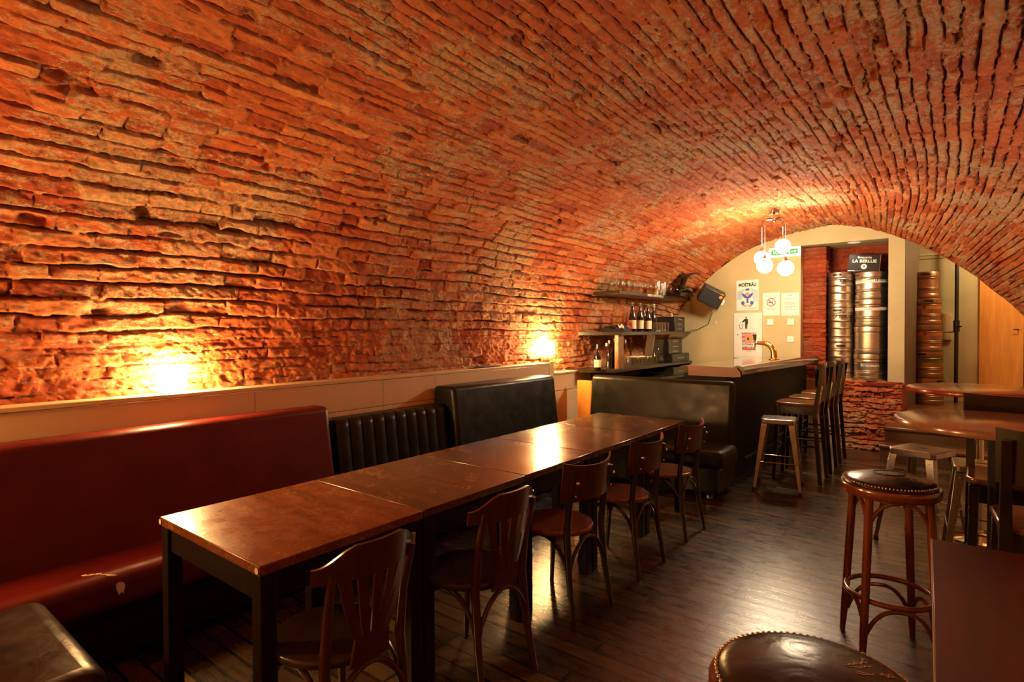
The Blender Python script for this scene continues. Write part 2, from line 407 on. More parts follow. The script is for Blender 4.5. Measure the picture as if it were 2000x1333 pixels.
def bricks(U, Sx, pitch, seed, depth=.022, blen=.36, jw=.012, rough=1.0, fillbias=0.0, lump=.13):
    """U along the courses (m), Sx across them (m): height (m), random per brick, joint factor"""
    c0 = Sx / pitch
    c0 = c0 + .22 * fbm(U * 1.3, Sx * 1.2, seed + 5, 3) + lump * .75 * fbm(U * 9, Sx * 9, seed + 6, 4, .65) + .05 * fbm(U * 30, Sx * 30, seed + 8, 2)
    c = np.floor(c0).astype(np.int64); fr = c0 - c
    L0 = blen * (.8 + .5 * hash1(c, c * 0, seed + 1))
    uo = U / L0 + hash1(c, c * 0 + 3, seed + 2) * 7 + .10 * fbm(U * 5, Sx * 7, seed + 7, 2)
    bi = np.floor(uo).astype(np.int64); fu = uo - bi
    # split some bricks into halves
    half = hash1(bi, c, seed + 3) < .42
    f2 = np.where(half, (fu * 2) % 1, fu); bi2 = np.where(half, bi * 2 + (fu > .5), bi * 2); Lb = np.where(half, L0 / 2, L0)
    r1 = hash1(bi2, c, seed + 11); r2 = hash1(bi2, c, seed + 12); r3 = hash1(bi2, c, seed + 13); r4 = hash1(bi2, c, seed + 14)
    ds = np.minimum(fr, 1 - fr) * pitch; du = np.minimum(f2, 1 - f2) * Lb
    wj = jw * (.55 + .55 * fbm(U * 2.2, Sx * 3, seed + 20, 3) + .45 * fbm(U * 16, Sx * 16, seed + 21, 3))
    wj = np.clip(wj, .0015, None)
    open_ = sm(-.20, .12, fbm(U * 2.1, c * .93, seed + 22, 4, .65) - fillbias)      # open or filled bed joint
    openv = sm(.0, .45, hash1(bi2, c, seed + 23) * 1.5 - 1.0 + .4 * fbm(U * 3, Sx * 3, seed + 24, 2))
    js = 1 - sm(wj * .35, wj * 1.0 + .003, ds); jv = 1 - sm(wj * .2, wj * .6 + .003, du)
    face = .017 * (r1 - .5) + (fr - .5) * pitch * (.30 * (r2 - .5) - .06) + (f2 - .5) * Lb * .05 * (r3 - .5)
    face = face - .018 * (r4 > .955)
    worn = .0030 * (1 - sm(0, .010, ds)) + .002 * (1 - sm(0, .010, du))
    rg = rough * (.0075 * fbm(U * 15, Sx * 22, seed + 30, 4, .65) + .004 * fbm(U * 34 + Sx * 22, Sx * 48, seed + 34, 2) + .008 * fbm(U * 3.1, Sx * 3.7, seed + 31, 3))
    h = face - worn - js * (depth * (.05 + 1.05 * open_)) * (.75 + .5 * vnoise(U * 30, Sx * 30, seed + 33)) - jv * depth * .6 * (.08 + openv) * (1 - js)
    # missing chunks
    ch = sm(.50, .72, fbm(U * 4.2, Sx * 7.5, seed + 40, 3)); h = h - .028 * ch
    pl = sm(-.05, .5, fbm(U * .9, Sx * 1.1, seed + 50, 3))
    jf = np.maximum(js, jv * .9)
    return h + rg, r1 * .75 + r2 * .25, np.clip(jf, 0, 1), pl
def grid_obj(name, P, mat, attr, parent=None, flip=False):
    nv, nu = P.shape[:2]
    me = bpy.data.meshes.new(name)
    me.vertices.add(nu * nv); me.vertices.foreach_set('co', P.reshape(-1).astype(np.float32))
    I = np.arange(nu * nv).reshape(nv, nu)
    q = np.stack([I[:-1, :-1], I[:-1, 1:], I[1:, 1:], I[1:, :-1]], -1).reshape(-1, 4)
    if flip: q = q[:, ::-1]
    nf = len(q); me.loops.add(nf * 4); me.polygons.add(nf)
    me.loops.foreach_set('vertex_index', q.reshape(-1).astype(np.int32))
    me.polygons.foreach_set('loop_start', np.arange(0, nf * 4, 4, dtype=np.int32))
    me.update(calc_edges=True)
    me.polygons.foreach_set('use_smooth', np.ones(nf, dtype=bool))
    a = me.color_attributes.new('brick', 'FLOAT_COLOR', 'POINT')
    cc = np.ones((nu * nv, 4), np.float32)
    for k in range(3): cc[:, k] = attr[k].reshape(-1)
    a.data.foreach_set('color', cc.reshape(-1))
    me.materials.append(mat); me.validate()
    o = bpy.data.objects.new(name, me); COL.objects.link(o)
    if parent: o.parent = parent
    return o
def brick_plane(name, o0, du, dv, wu, wv, nrm, mat, seed, pitch=.07, step=.012, edge=None, **k):
    nu = int(wu / step) + 2; nv = int(wv / step) + 2
    u = np.linspace(0, wu, nu); v = np.linspace(0, wv, nv); UU, VV = np.meshgrid(u, v)
    h, r, j, pl = bricks(UU, VV, pitch, seed, **k)
    if edge is not None: h = h + edge(UU, VV)
    o0 = np.array(o0, float); P = o0 + UU[..., None] * np.array(du, float) + VV[..., None] * np.array(dv, float) + h[..., None] * np.array(nrm, float)
    return grid_obj(name, P, mat, (r, j, pl))

# ------------------------------------------------------------------ VAULT
YE = 8.3
LEND = [(-3.50, 1.00), (-3.48, 1.20), (-3.41, 1.42), (-3.27, 1.74), (-3.12, 1.96), (-2.90, 2.19), (-2.62, 2.42), (-2.25, 2.64), (-1.80, 2.79), (-1.40, 2.86), (-1.12, 2.87)]
LMAIN = [(-3.50, 1.00), (-3.53, 1.40), (-3.52, 1.72), (-3.46, 1.98), (-3.33, 2.22), (-3.10, 2.44), (-2.78, 2.62), (-2.35, 2.76), (-1.85, 2.85), (-1.40, 2.89), (-1.12, 2.89)]
REND = [(-1.12, 2.87), (-.80, 2.78), (-.47, 2.62), (-.17, 2.44), (.08, 2.24), (.24, 2.10), (.37, 1.955), (.52, 1.80), (.65, 1.63), (.78, 1.40), (.86, 1.15)]
RMAIN = [(-1.12, 2.89), (-.75, 2.86), (-.35, 2.82), (.05, 2.74), (.42, 2.62), (.75, 2.46), (1.03, 2.27), (1.25, 2.06), (1.41, 1.83), (1.50, 1.6), (1.54, 1.38)]
def resample(pts, n):
    p = np.array(pts, float)
    # smooth (Catmull-Rom) then arclength
    q = []
    for i in range(len(p) - 1):
        a, b_, c, d = p[max(i - 1, 0)], p[i], p[i + 1], p[min(i + 2, len(p) - 1)]
        for t in np.linspace(0, 1, 20, endpoint=False):
            q.append(.5 * ((2 * b_) + (c - a) * t + (2 * a - 5 * b_ + 4 * c - d) * t * t + (3 * b_ - a - 3 * c + d) * t ** 3))
    q.append(p[-1]); q = np.array(q); l = np.r_[0, np.cumsum(np.linalg.norm(np.diff(q, axis=0), axis=1))]
    t = np.linspace(0, l[-1], n); return np.stack([np.interp(t, l, q[:, 0]), np.interp(t, l, q[:, 1])], 1), l[-1]
NL, NR = 500, 400
pl_, lenL = resample(LMAIN, NL); ple_, lenL2 = resample(LEND, NL); pe_, lenE = resample(REND, NR); pm_, lenM = resample(RMAIN, NR)
secM = np.vstack([pl_, pm_[1:]]); secE = np.vstack([ple_, pe_[1:]])
sarc = np.r_[np.linspace(0, lenL, NL), lenL + np.linspace(0, (lenM + lenE) / 2 * 1.04, NR)[1:]]
ys = np.r_[np.arange(-1.6, .35, .035), np.arange(.35, 4.2, .0085), np.arange(4.2, YE, .012), [YE + .01]]
wE = sm(6.1, YE + .6, ys) / sm(6.1, YE + .6, np.array([YE]))[0]
wE = np.clip(wE, 0, 1) ** 1.25
ns = len(sarc); ny = len(ys)
wL = sm(7.35, 8.9, ys) / sm(7.35, 8.9, np.array([YE]))[0]; wL = np.clip(wL, 0, 1)
mixR = sm(-.6, .6, np.linspace(-1, 1, ns) + .1)[:, None]
wE = wL[None, :] * (1 - mixR) + wE[None, :] * mixR
X = secM[:, 0][:, None] * (1 - wE) + secE[:, 0][:, None] * wE
Z = secM[:, 1][:, None] * (1 - wE) + secE[:, 1][:, None] * wE
Y = np.broadcast_to(ys, (ns, ny)).copy()
# inward normal of the section
tx = np.gradient(X, axis=0); tz = np.gradient(Z, axis=0); ln = np.sqrt(tx ** 2 + tz ** 2) + 1e-9
nx, nz = tz / ln, -tx / ln
pitch_s = .086 + (.063 - .086) * sm(.9, 2.9, sarc)          # courses get thinner towards the crown
scum = np.r_[0, np.cumsum(np.diff(sarc) * .076 / ((pitch_s[1:] + pitch_s[:-1]) / 2))]
SS = np.broadcast_to(scum[:, None], (ns, ny))
# larger stones above the ledge, even courses higher up
crown = sm(2.2, 2.8, Z)
h, rr, jj, plm = bricks(Y, SS, .076, 3, depth=.050 - .018 * crown, blen=.36, jw=.0125 - .0045 * crown, rough=1.25, fillbias=.0 - .12 * crown * sm(-2.4, -.8, X))
low = 1 - sm(.30, .62, SS + .12 * fbm(Y * 1.2, SS * 1.5, 90, 2))
h2, rr2, jj2, pl2 = bricks(Y, SS, .058, 9, depth=.022, blen=.30, jw=.010, rough=1.8, fillbias=.2)
h = h * (1 - low) + h2 * low; rr = rr * (1 - low) + rr2 * low; jj = jj * (1 - low) + jj2 * low
plm = np.clip(plm * .6 + 1.3 * low * pl2 + .12 * sm(.2, .8, (Z - 2.6) / .3) * (1 - sm(.2, 1.3, np.abs(X - .2))), 0, 1)
h = h + .03 * fbm(Y * .55, SS * .6, 77, 3)
# ragged edge where the vault meets the end wall
P = np.stack([X + nx * h, Y, Z + nz * h], -1)
vault = struct(grid_obj('ceiling', P, M_brick, (rr, jj, plm), flip=True))
vault['label'] = 'red brick barrel vault'
# end face ring of the arch (visible where the passage opens)
ring = MB(); k0 = NL - 1; idx = list(range(0, len(secE), 6))
vs = []
for i in idx:
    x, z = secE[i]; vs += [(x + .02 * (x + 1.1) / 2, YE, z + .01), (x + (x + 1.1) * .35, YE, z + .45), (x + .02, YE + .0, z)]
fs = []
A = [(secE[i][0], YE + .012, secE[i][1]) for i in idx]; B = [(secE[i][0] + nx[i, -1] * -.5, YE + .012, secE[i][1] + nz[i, -1] * -.5) for i in idx]
n_ = len(idx); fs = [(i, i + 1, n_ + i + 1, n_ + i) for i in range(n_ - 1)]
struct(MB().add(A + B, fs).build('trim_1', M_brick, smooth=0))

# side and rear walls, floor
struct(MB().b2(1.56, 1.7, -1.7, 8.3, -.05, 1.42).build('wall_right', M_cream))
struct(MB().b2(-3.75, 1.7, -1.75, -1.6, -.05, 3.2).build('wall_rear', M_plaster))
struct(MB().b2(-3.75, 2.4, -1.7, 10.0, -.06, 0).build('floor', M_floor, smooth=0))
struct(MB().b2(-3.8, -3.53, -1.7, 8.3, -.05, 1.1).build('wall_left', M_plaster))

# ---- back wall with alcove
AX0, AX1, AZ0, AZ1 = -1.574, -.597, .845, 2.633
bw = MB()
bw.b2(-3.8, AX0, YE + .012, 9.05, 0, 3.1); bw.b2(AX0, AX1, YE + .012, 9.05, AZ1, 3.1); bw.b2(AX0, AX1, YE + .05, 9.05, 0, AZ0)
bw.b2(AX0, AX1, 9.0, 9.06, 0, 3)
struct(bw.build('wall_back', M_plaster, smooth=0))
pr = MB(); pr.prism([(AX1, YE + .012), (-.428, YE + .012), (-.428, YE + .03), (AX1, 9.05)], 0, 3.1)
struct(pr.build('wall_pier', M_plaster, smooth=0))
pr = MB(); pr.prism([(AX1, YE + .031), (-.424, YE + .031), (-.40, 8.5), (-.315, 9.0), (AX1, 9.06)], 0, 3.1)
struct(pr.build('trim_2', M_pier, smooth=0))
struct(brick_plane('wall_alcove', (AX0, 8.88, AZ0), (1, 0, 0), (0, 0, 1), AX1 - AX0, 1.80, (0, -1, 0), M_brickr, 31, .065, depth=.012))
# brick pier inside the alcove
def pedge(u, v): return -.10 * (1 - sm(0, .012, np.minimum(u, .27 - u + .02 * fbm(v * 9, u, 4, 2)))) * 0
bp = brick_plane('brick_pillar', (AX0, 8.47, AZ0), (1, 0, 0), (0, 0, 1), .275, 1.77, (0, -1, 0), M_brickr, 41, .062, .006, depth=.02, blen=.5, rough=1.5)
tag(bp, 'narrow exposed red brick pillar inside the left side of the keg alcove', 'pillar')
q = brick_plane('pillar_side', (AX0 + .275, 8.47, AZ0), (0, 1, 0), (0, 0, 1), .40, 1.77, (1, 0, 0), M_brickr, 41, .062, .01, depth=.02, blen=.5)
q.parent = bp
# rough brick plinth below
def blk(u, v):
    e = np.minimum(np.minimum(u, .70 - u), .86 - v)
    return -.06 * (1 - sm(0, .05, e)) ** 2 + .035 * fbm(u * 5, v * 7, 12, 4, .6)
bl = brick_plane('brick_plinth', (-1.11, 8.20, 0), (1, 0, 0), (0, 0, 1), .70, .86, (0, -1, 0), M_brick, 51, .066, .006, edge=blk, depth=.035, blen=.26, rough=3.6, lump=.5)
tag(bl, 'rough crumbling red brick plinth under the keg alcove, behind the bar chairs', 'brick plinth')
o = MB().b2(-1.11, -.415, 8.205, 8.345, .80, .846).build('plinth_top', M_brickr, bl, bev=.012)
o = MB().b2(-.46, -.414, 8.21, 8.305, 0, .845).build('plinth_side', M_brickr, bl)
tag(MB().b2(-1.32, -.99, 8.36, 8.75, .846, .862).build('wooden_board', M_orangew, bev=.003), 'thin light wooden board lying under the slim kegs in the alcove', 'board')
# recessed spot in soffit
tag(MB().lathe([(.06, -.004), (.075, 0)], 24, T(-.98, 8.45, AZ1 - .001)).build('recessed_spotlight', M_whitel), 'round white recessed spotlight in the soffit above the kegs', 'ceiling light')

# ---- corridor beyond the arch, raised floor, steps
struct(MB().b2(-.45, 1.9, 9.6, 9.75, 0, 3.1).build('wall_corridor', M_plaster, smooth=0))
struct(MB().b2(1.85, 1.95, 8.3, 9.7, 0, 3.1).build('wall_corridor_side', M_plaster, smooth=0))
struct(MB().b2(-.5, 1.9, 8.33, 9.7, 2.80, 2.9).build('ceiling_corridor', M_plaster, smooth=0))
struct(MB().b2(.9, 1.9, 8.33, 8.4, 0, 2.9).build('wall_front_corridor', M_plaster, smooth=0))
struct(MB().b2(-.40, 1.85, 8.305, 9.6, 0, .54).build('floor_raised', M_step, smooth=0))
st = thing('staircase', 'three low wooden steps up to the raised passage with the keg stack', 'steps', (0, 0, 0))
for k, (z, y0, y1, x0) in enumerate([(.18, 7.68, 7.92, -.63), (.36, 7.90, 8.16, -.60), (.54, 8.08, 8.30, -.40)]):
    t_ = MB().b2(x0, 1.5, y0 - .02, y1, z - .035, z).build('tread', M_step, st, bev=.008)
    MB().b2(x0 + .01, 1.5, y0, y0 + .02, z - .18, z - .035).build('riser', M_stepr, st)
struct(MB().b2(-.33, 1.85, 9.575, 9.6, 2.52, 2.545).build('trim_3', M_cream)); struct(MB().b2(-.33, 1.85, 9.585, 9.6, 2.47, 2.475).build('trim_4', M_pier))
struct(MB().b2(-.33, .30, 9.585, 9.6, .54, .66).build('baseboard_corridor', M_cream))
d = struct(MB().b2(.31, .745, 9.56, 9.6, .54, 2.6).build('door_1', M_orangew, bev=.004))
MB().tube([(.69, 9.56, 1.50), (.69, 9.52, 1.50), (.64, 9.52, 1.50)], .008, 8).build('door_handle', M_blk, d)
struct(MB().b2(.75, .79, 9.55, 9.6, .54, 2.62).build('trim_5', M_redwood)); 
struct(MB().b2(.79, 1.6, 9.57, 9.6, .54, 2.6).build('door_2', M_orangew))
pp = thing('black_pipe', 'thin black vertical pipe with a valve in front of the passage wall', 'pipe', (.075, 9.4, .54))
MB().tube([(0, 0, 0), (0, 0, 2.26)], .022, 12).build('pipe_run', M_blk, pp)
MB().tube([(0, 0, .95), (-.03, 0, .93), (-.2, 0, .925), (-.24, 0.0, .925)], .012, 8).build('side_branch', M_galv, pp)
v_ = MB().tube([(0, 0, .93), (0, 0, 1.08)], .034, 12).build('valve', M_blk, pp)
MB().tube([(0, -.03, 1.0), (.05, -.05, 1.0)], .01, 8).build('valve_lever', M_blk, v_)
jb = MB().b2(-.11, .03, 9.55, 9.6, 1.36, 1.72).build('junction_box', M_cream, bev=.004)
tag(jb, 'cream rectangular junction box behind the black vertical pipe', 'junction box')
for x in (-.09, .01):
    for z in (1.39, 1.69): MB().ball((x, 9.548, z), .006, 8).build('screw', M_galv, jb)

# ---- dado panelling along the left wall
dd = MB(); dd.b2(-3.53, -3.40, -1.6, 5.0, 0, .935); dd.b2(-3.53, -3.40, -1.6, 5.0, .939, 1.135)
y = -1.6
struct(dd.build('wall_left_panelling', M_cream, bev=.002))
struct(MB().b2(-3.56, -3.392, -1.6, 5.0, 1.137, 1.162).build('trim_6', M_cream, bev=.004))
pn = MB()
for yy in (.2, 1.75, 2.75, 3.3): pn.b2(-3.401, -3.3995, yy, yy + .003, .3, 1.13)
struct(pn.build('trim_7', M_pier, smooth=0))
struct(MB().b2(-3.54, -3.395, 5.003, 5.09, 0, 1.175).build('trim_8', M_cream, bev=.004))
dd = MB(); dd.b2(-3.55, -3.40, 5.094, 5.90, 0, .84); dd.b2(-3.55, -3.405, 5.094, 5.90, .845, 1.02)
struct(dd.build('wall_left_low_panelling', M_cream, bev=.002))
struct(MB().b2(-3.55, -3.39, 5.094, 5.72, 1.022, 1.05).build('trim_9', M_cream, bev=.008))
# chipped paint on the ledge panel
ch = MB(); rnd = random.Random(3)
for k in range(60):
    y = rnd.uniform(2.2, 4.2) if k < 25 else rnd.gauss(2.3, .12); z = .93 + rnd.uniform(-.05, .09) * (1 if k < 25 else .45); s_ = rnd.uniform(.002, .007)
    ch.add([(-3.3990, y + s_ * rnd.uniform(.6, 1.6) * math.cos(a), z + s_ * rnd.uniform(.6, 1.6) * math.sin(a)) for a in (0, 1, 2.2, 3.3, 4.3, 5.3)], [(0, 1, 2, 3, 4, 5)])
struct(ch.build('trim_10', M_foam, smooth=0))
tr = MB().prism([(0, 0), (.05, .02), (.06, .40), (.02, .46), (-.02, .2)], 0, .012, T(-3.475, 3.80, 1.163) @ rotm(0, R_(-6), 0))
tag(tr.build('black_tray', M_blk, bev=.003), 'thin black folded item lying on the cream ledge between the two lamps', 'tray')

# ---- ledge lamps
def ledge_lamp(label, loc, tall):
    t = thing('table_lamp', label, 'lamp', loc, R_(-4), 'cube lamps on the cream ledge')
    MB().lathe([(.045, 0), (.045, .008), (.012, .012), (.012, .03)], 20).build('lamp_base', M_white, t)
    s_ = MB(); s_.box((0, 0, .02 + tall + .068), (.125, .125, .137)); s_.build('lamp_shade', M_shade, t, bev=.008, seg=3)
    if tall > .02: MB().b2(-.052, .052, -.052, .052, .012, .012 + tall).build('frosted_stand', M_cream, t, bev=.006)
    return t
ledge_lamp('glowing white cube lamp on the cream ledge above the red bench', (-3.455, 1.30, 1.163), .0)
ledge_lamp('glowing white cube lamp on the far end of the cream ledge near the bottle shelves', (-3.455, 5.04, 1.176), .055)

# ---- benches ---------------------------------------------------------------------
def bench(label, y0, y1, xs_top, xs_bot, ztop, mat, wall=-3.385, tufted=False, x_front=-2.86, zs=.45, name='banquette_bench'):
    """bench along the left wall; front of the back rest leans from xs_bot (seat) to xs_top (top)"""
    t = thing(name, label, 'bench', ((x_front + wall) / 2, (y0 + y1) / 2, 0), 0)
    cx, cy = (x_front + wall) / 2, (y0 + y1) / 2
    M = T(-cx, -cy, 0)
    if not tufted:
        b_ = MB(); zb = zs - .08
        b_.hexa([(wall, y0, zb), (xs_bot, y0, zb), (xs_bot, y1, zb), (wall, y1, zb), (wall, y0, ztop), (xs_top, y0, ztop), (xs_top, y1, ztop), (wall, y1, ztop)], M)
        b_.build('backrest', mat, t, bev=.035, seg=5)
    else:
        n = 10; wch = (y1 - y0 - .04) / n
        def fn(u, v):
            y = y0 + .02 + u * (y1 - y0 - .04); k = (y - y0 - .02) / wch; ph = k - math.floor(k)
            bulge = .028 * (math.sin(PI * ph) ** .45 if 0 < ph < 1 else 0)
            s_ = v * 1.0
            if s_ < .85:
                z = zs - .08 + (ztop - zs + .08 - .05) * s_ / .85; x = xs_bot + (xs_top - xs_bot) * s_ / .85
                return (x + bulge - .02, y, z)
            a = (s_ - .85) / .15 * PI / 2 * 1.25
            z = ztop - .05 + .05 * math.sin(min(a, PI / 2)); x = xs_top - .05 + .05 * math.cos(a)
            return (x + bulge * math.cos(min(a, 1.5)) - .02, y, z)
        g_ = MB(); g_.grid(fn, n * 12 + 1, 40, M)
        g_.b2(wall, xs_top - .05, y0 + .005, y1 - .005, zs - .08, ztop - .008, M)
        g_.build('backrest', mat, t, smooth=60)
    # seat
    sb = MB(); sb.b2(wall + .06, x_front, y0 + .004, y1 - .004, zs - .17, zs, M); so = sb.build('seat', mat, t, bev=.055, seg=5)
    MB().b2(wall + .06, x_front - .06, y0 + .01, y1 - .01, .06, zs - .165, M).build('base', M_dark, t)
    for yy in (y0 + .12, y1 - .12): MB().b2(wall + .12, x_front - .10, yy - .03, yy + .03, 0, .062, M).build('foot', M_dark, t)
    return t
rb = bench('long red leather bench with cracked seat against the cream panelling', -1.0, 2.17, -3.235, -3.13, 1.012, M_leatherred)
# torn patches of the red seat
tc_ = Vector(rb.location); tp = MB(); rnd = random.Random(8)
def rip(x, y, z, a, b_, th):
    pts = [(0, rnd.uniform(.65, 1.35) * a * math.cos(t_), rnd.uniform(.65, 1.35) * b_ * math.sin(t_)) for t_ in [k * 2 * PI / 13 for k in range(13)]]
    M_ = T(x - tc_.x, y - tc_.y, z) @ rotm(0, R_(th), 0)
    if a > .009: MB().add(pts, [tuple(range(13))], M_).build('tear', M_foam, rb, smooth=0)
    else: tp.add(pts, [tuple(range(13))], M_)
rip(-2.8565, .86, .385, .022, .028, 0); rip(-2.8575, 1.22, .395, .010, .012, 0)
cpts = []
for k in range(16):
    t_ = k / 15; cpts.append((-2.868 - .085 * t_ - tc_.x, .84 - .10 * t_ + .012 * rnd.random() - tc_.y, .4385 + .0125 * min(1, t_ * 2.0)))
tp.tube(cpts, [.001] + [rnd.uniform(.002, .005) for _ in range(14)] + [.001], 6)
tp.build('crack', M_foam, rb, smooth=0)
bench('black leather bench with vertical channel tufting, lower than its neighbours', 2.19, 3.245, -3.20, -3.14, .915, M_leatherblk, tufted=True)
bench('smooth tall black leather bench under the far ledge lamp', 3.262, 4.735, -3.15, -3.07, 1.052, M_leatherblk)
# transverse bench at the far end of the table row
def cross_bench(label, x0, x1, yb, yf, ztop, dirn, mat, zs=.45, casters=False, back=True):
    cx, cy = (x0 + x1) / 2, (yb + yf) / 2
    t = thing('banquette_bench', label, 'bench', (cx, cy, 0)); M = T(-cx, -cy, 0)
    s = dirn
    if back:
        pts = [(x0, yb, zs - .1), (x1, yb, zs - .1), (x1, yb + s * .17, zs - .1), (x0, yb + s * .17, zs - .1), (x0, yb, ztop), (x1, yb, ztop), (x1, yb + s * .09, ztop), (x0, yb + s * .09, ztop)]
        if s > 0: b_ = MB().hexa(pts, M)
        else: b_ = MB().hexa([pts[i] for i in (3, 2, 1, 0, 7, 6, 5, 4)], M)
        b_.build('backrest', mat, t, bev=.04, seg=5)
    y0, y1 = min(yb + s * .12, yf), max(yb + s * .12, yf)
    MB().b2(x0, x1 + (.06 if casters else 0), y0, y1, zs - .17, zs, M).build('seat', mat, t, bev=.06, seg=5)
    MB().b2(x0 + .02, x1 - .01, min(yb, yf + -s * .07), max(yb, yf - s * .07), .07, zs - .16, M).build('base', mat if casters else M_dark, t)
    for xx in (x0 + .12, x1 - .08):
        for yy in (y0 + .08, y1 - .1):
            fo = MB().b2(xx - .025, xx + .025, yy - .025, yy + .025, .0, .08, M).build('foot', M_dark, t)
            if casters: MB().lathe([(.001, -.02), (.022, -.018), (.024, .0), (.022, .018), (.001, .02)], 14, M @ T(xx + .01, yy - .035, .042) @ rotm(R_(90), 0, 0)).build('caster', M_chrome, fo)
    return t
cross_bench('black leather bench across the end of the table row, backing onto the bar', -3.09, -1.575, 5.45, 4.87, 1.022, -1, M_leatherblk, casters=True)
cross_bench('bronze sheen black leather seat corner at the near end of the red bench', -2.80, -2.03, -.02, .585, .95, 1, M_leathertan, zs=.475)
tag(MB().b2(-3.29, -3.105, 5.40, 5.44, 0, .95).build('wood_panel', M_orangew, bev=.003), 'bright orange wooden panel between the cream panelling and the far black bench', 'wood panel')

# ---- tables of the long row
def row_table(label, y0, y1, mat, plugs=False):
    x0, x1 = -2.535, -1.735; cx, cy = (x0 + x1) / 2, (y0 + y1) / 2; w_, l_ = x1 - x0, y1 - y0
    t = thing('dining_table', label, 'table', (cx, cy, 0), 0, 'tables pushed together in a long row')
    MB().box((0, 0, .733), (w_, l_ - .004, .034)).build('tabletop', mat, t, bev=.003)
    ap = MB()
    for s in (-1, 1):
        ap.box((s * (w_ / 2 - .03), 0, .666), (.02, l_ - .132, .098)); ap.box((0, s * (l_ / 2 - .03), .666), (w_ - .128, .02, .098))
    ap.build('apron', M_tabledk, t)
    for sx in (-1, 1):
        for sy in (-1, 1):
            MB().box((sx * (w_ / 2 - .034), sy * (l_ / 2 - .036), .358), (.058, .058, .716)).build('leg', M_tabledk, t, bev=.004)
    if plugs:
        for sx in (-1, 1): MB().lathe([(.011, 0), (.011, .002)], 16, T(sx * (w_ / 2 - .014), -l_ / 2 + .0005, .733) @ rotm(R_(90), 0, 0)).build('end_plug', M_foam, t)
    return t
row_table('orange-brown worn wooden table nearest the camera, first of the row', .90, 1.612, M_table, True)
row_table('scratched dark wooden table, second of the row from the camera', 1.614, 2.331, M_table2)
row_table('dark wooden table in the middle of the row beside the tufted bench', 2.333, 3.030, M_table2)
row_table('glossy wooden table reflecting the far ledge lamp, fourth of the row', 3.032, 3.815, M_table2)
row_table('white-scratched wooden table at the far end of the row by the cross bench', 3.817, 4.552, M_table2)

# ---- bistro chairs (local: front +y, back -y)
def arcpanel(mb, w, y0, curve, zlo, zhi, th, lean=0.0, nu=25, nv=8, M=None):
    def fn(u, v):
        x = (u * 2 - 1) * w; z = zlo(x) + (zhi(x) - zlo(x)) * v
        yy = y0 + curve * (x / w) ** 2 - lean * (z - .45)
        nrm = Vector((-2 * curve * x / w / w, 1, 0)).normalized()
        return (x, yy, z), nrm
    mb.slab(fn, th, nu, nv, M)
def chair_common(t, mat, seatmat, zs=.455, ratt=False):
    # round seat slightly narrower at the rear
    poly = []
    for k in range(40):
        a = 2 * PI * k / 40; rx = .195 + .012 * math.sin(a); poly.append((rx * math.cos(a), .205 * math.sin(a)))
    o = MB().prism(poly, zs - .028, zs).build('seat', seatmat, t, bev=.009, seg=3)
    for sx in (-1, 1):
        # front leg
        MB().tube([(sx * .135, .135, zs - .02), (sx * .15, .155, .25), (sx * .175, .19, 0)], [.017, .016, .012], 10).build('leg', mat, t)
    for sx in (-1, 1):
        pts = [(sx * .168, -.245, 0), (sx * .155, -.205, .22), (sx * .150, -.185, .45), (sx * .152, -.205, .62), (sx * .158, -.245, .775)]
        MB().tube(pts, [.0125, .017, .0185, .016, .013], 10).build('leg', mat, t)
    # bent braces under the seat
    def arch(p0, p1, h):
        P0, P1 = Vector(p0), Vector(p1); out = []
        for k in range(17):
            u = k / 16; p = P0.lerp(P1, u); p.z += h * (math.sin(PI * u) ** .6 if 0 < u < 1 else 0); out.append(p)
        return out
    br_ = MB()
    br_.tube(arch((-.155, -.205, .24), (.155, -.205, .24), .178), .0105, 8)
    for sx in (-1, 1): br_.tube(arch((sx * .153, -.20, .24), (sx * .15, .152, .24), .178), .0105, 8)
    br_.tube(arch((-.15, .155, .24), (.15, .155, .24), .178), .0105, 8)
    br_.build('bent_brace', mat, t)
def panel_chair(label, loc, rz):
    t = thing('bistro_chair', label, 'chair', loc, rz, 'bistro chairs along the table row')
    chair_common(t, M_chairdk, M_seatwood)
    p = MB(); arcpanel(p, .205, -.237, .075, lambda x: .635 - .01 * (x / .2) ** 2, lambda x: .815 + .02 * (abs(x) / .2) ** 3, .011, .12)
    bo = p.build('backrest', M_chairred, t)
    for sx in (-1, 1):
        MB().ball((sx * .157, -.262, .735), .011, 12).build('bolt', M_chrome, bo)
        MB().ball((sx * .155, -.246, .665), .006, 10).build('bolt', M_chrome, bo)
    return t
def fan_chair(label, loc, rz):
    t = thing('bistro_chair', label, 'chair', loc, rz, 'bistro chairs along the table row')
    chair_common(t, M_chairred, M_leatherbrn)
    p = MB()
    def top(x):
        a = abs(x) / .205
        return .845 - .0 * a if a < .45 else .845 - .050 * sm(.45, .95, a) - .008 * a
    arcpanel(p, .205, -.225, .07, lambda x: .735 - .0 * abs(x), lambda x: float(top(x)), .014, .14, 33, 6)
    p.build('top_rail', M_chairred, t)
    s_ = MB()
    for k in range(5):
        x0 = (k - 2) * .058; x1 = (k - 2) * .026
        def fn(u, v, x0=x0, x1=x1):
            e = v ** .7; wd = .019 * (1 - v) * .6 + .0115; cx_ = x1 + (x0 - x1) * e; x = cx_ + (u * 2 - 1) * (.0125 + .006 * v)
            z = .52 + .22 * v
            return (x, -.225 + .07 * (x / .205) ** 2 - .14 * (z - .45) + .0, z), (0, 1, 0)
        s_.slab(fn, .008, 3, 9)
    def fb(u, v):
        x = (u * 2 - 1) * (.066 + .012 * (1 - v)); z = .43 + .10 * v; return (x, -.215 - .14 * (z - .45), z), (0, 1, 0)
    s_.slab(fb, .010, 7, 5)
    s_.build('fan_splat', M_chairred, t)
    return t
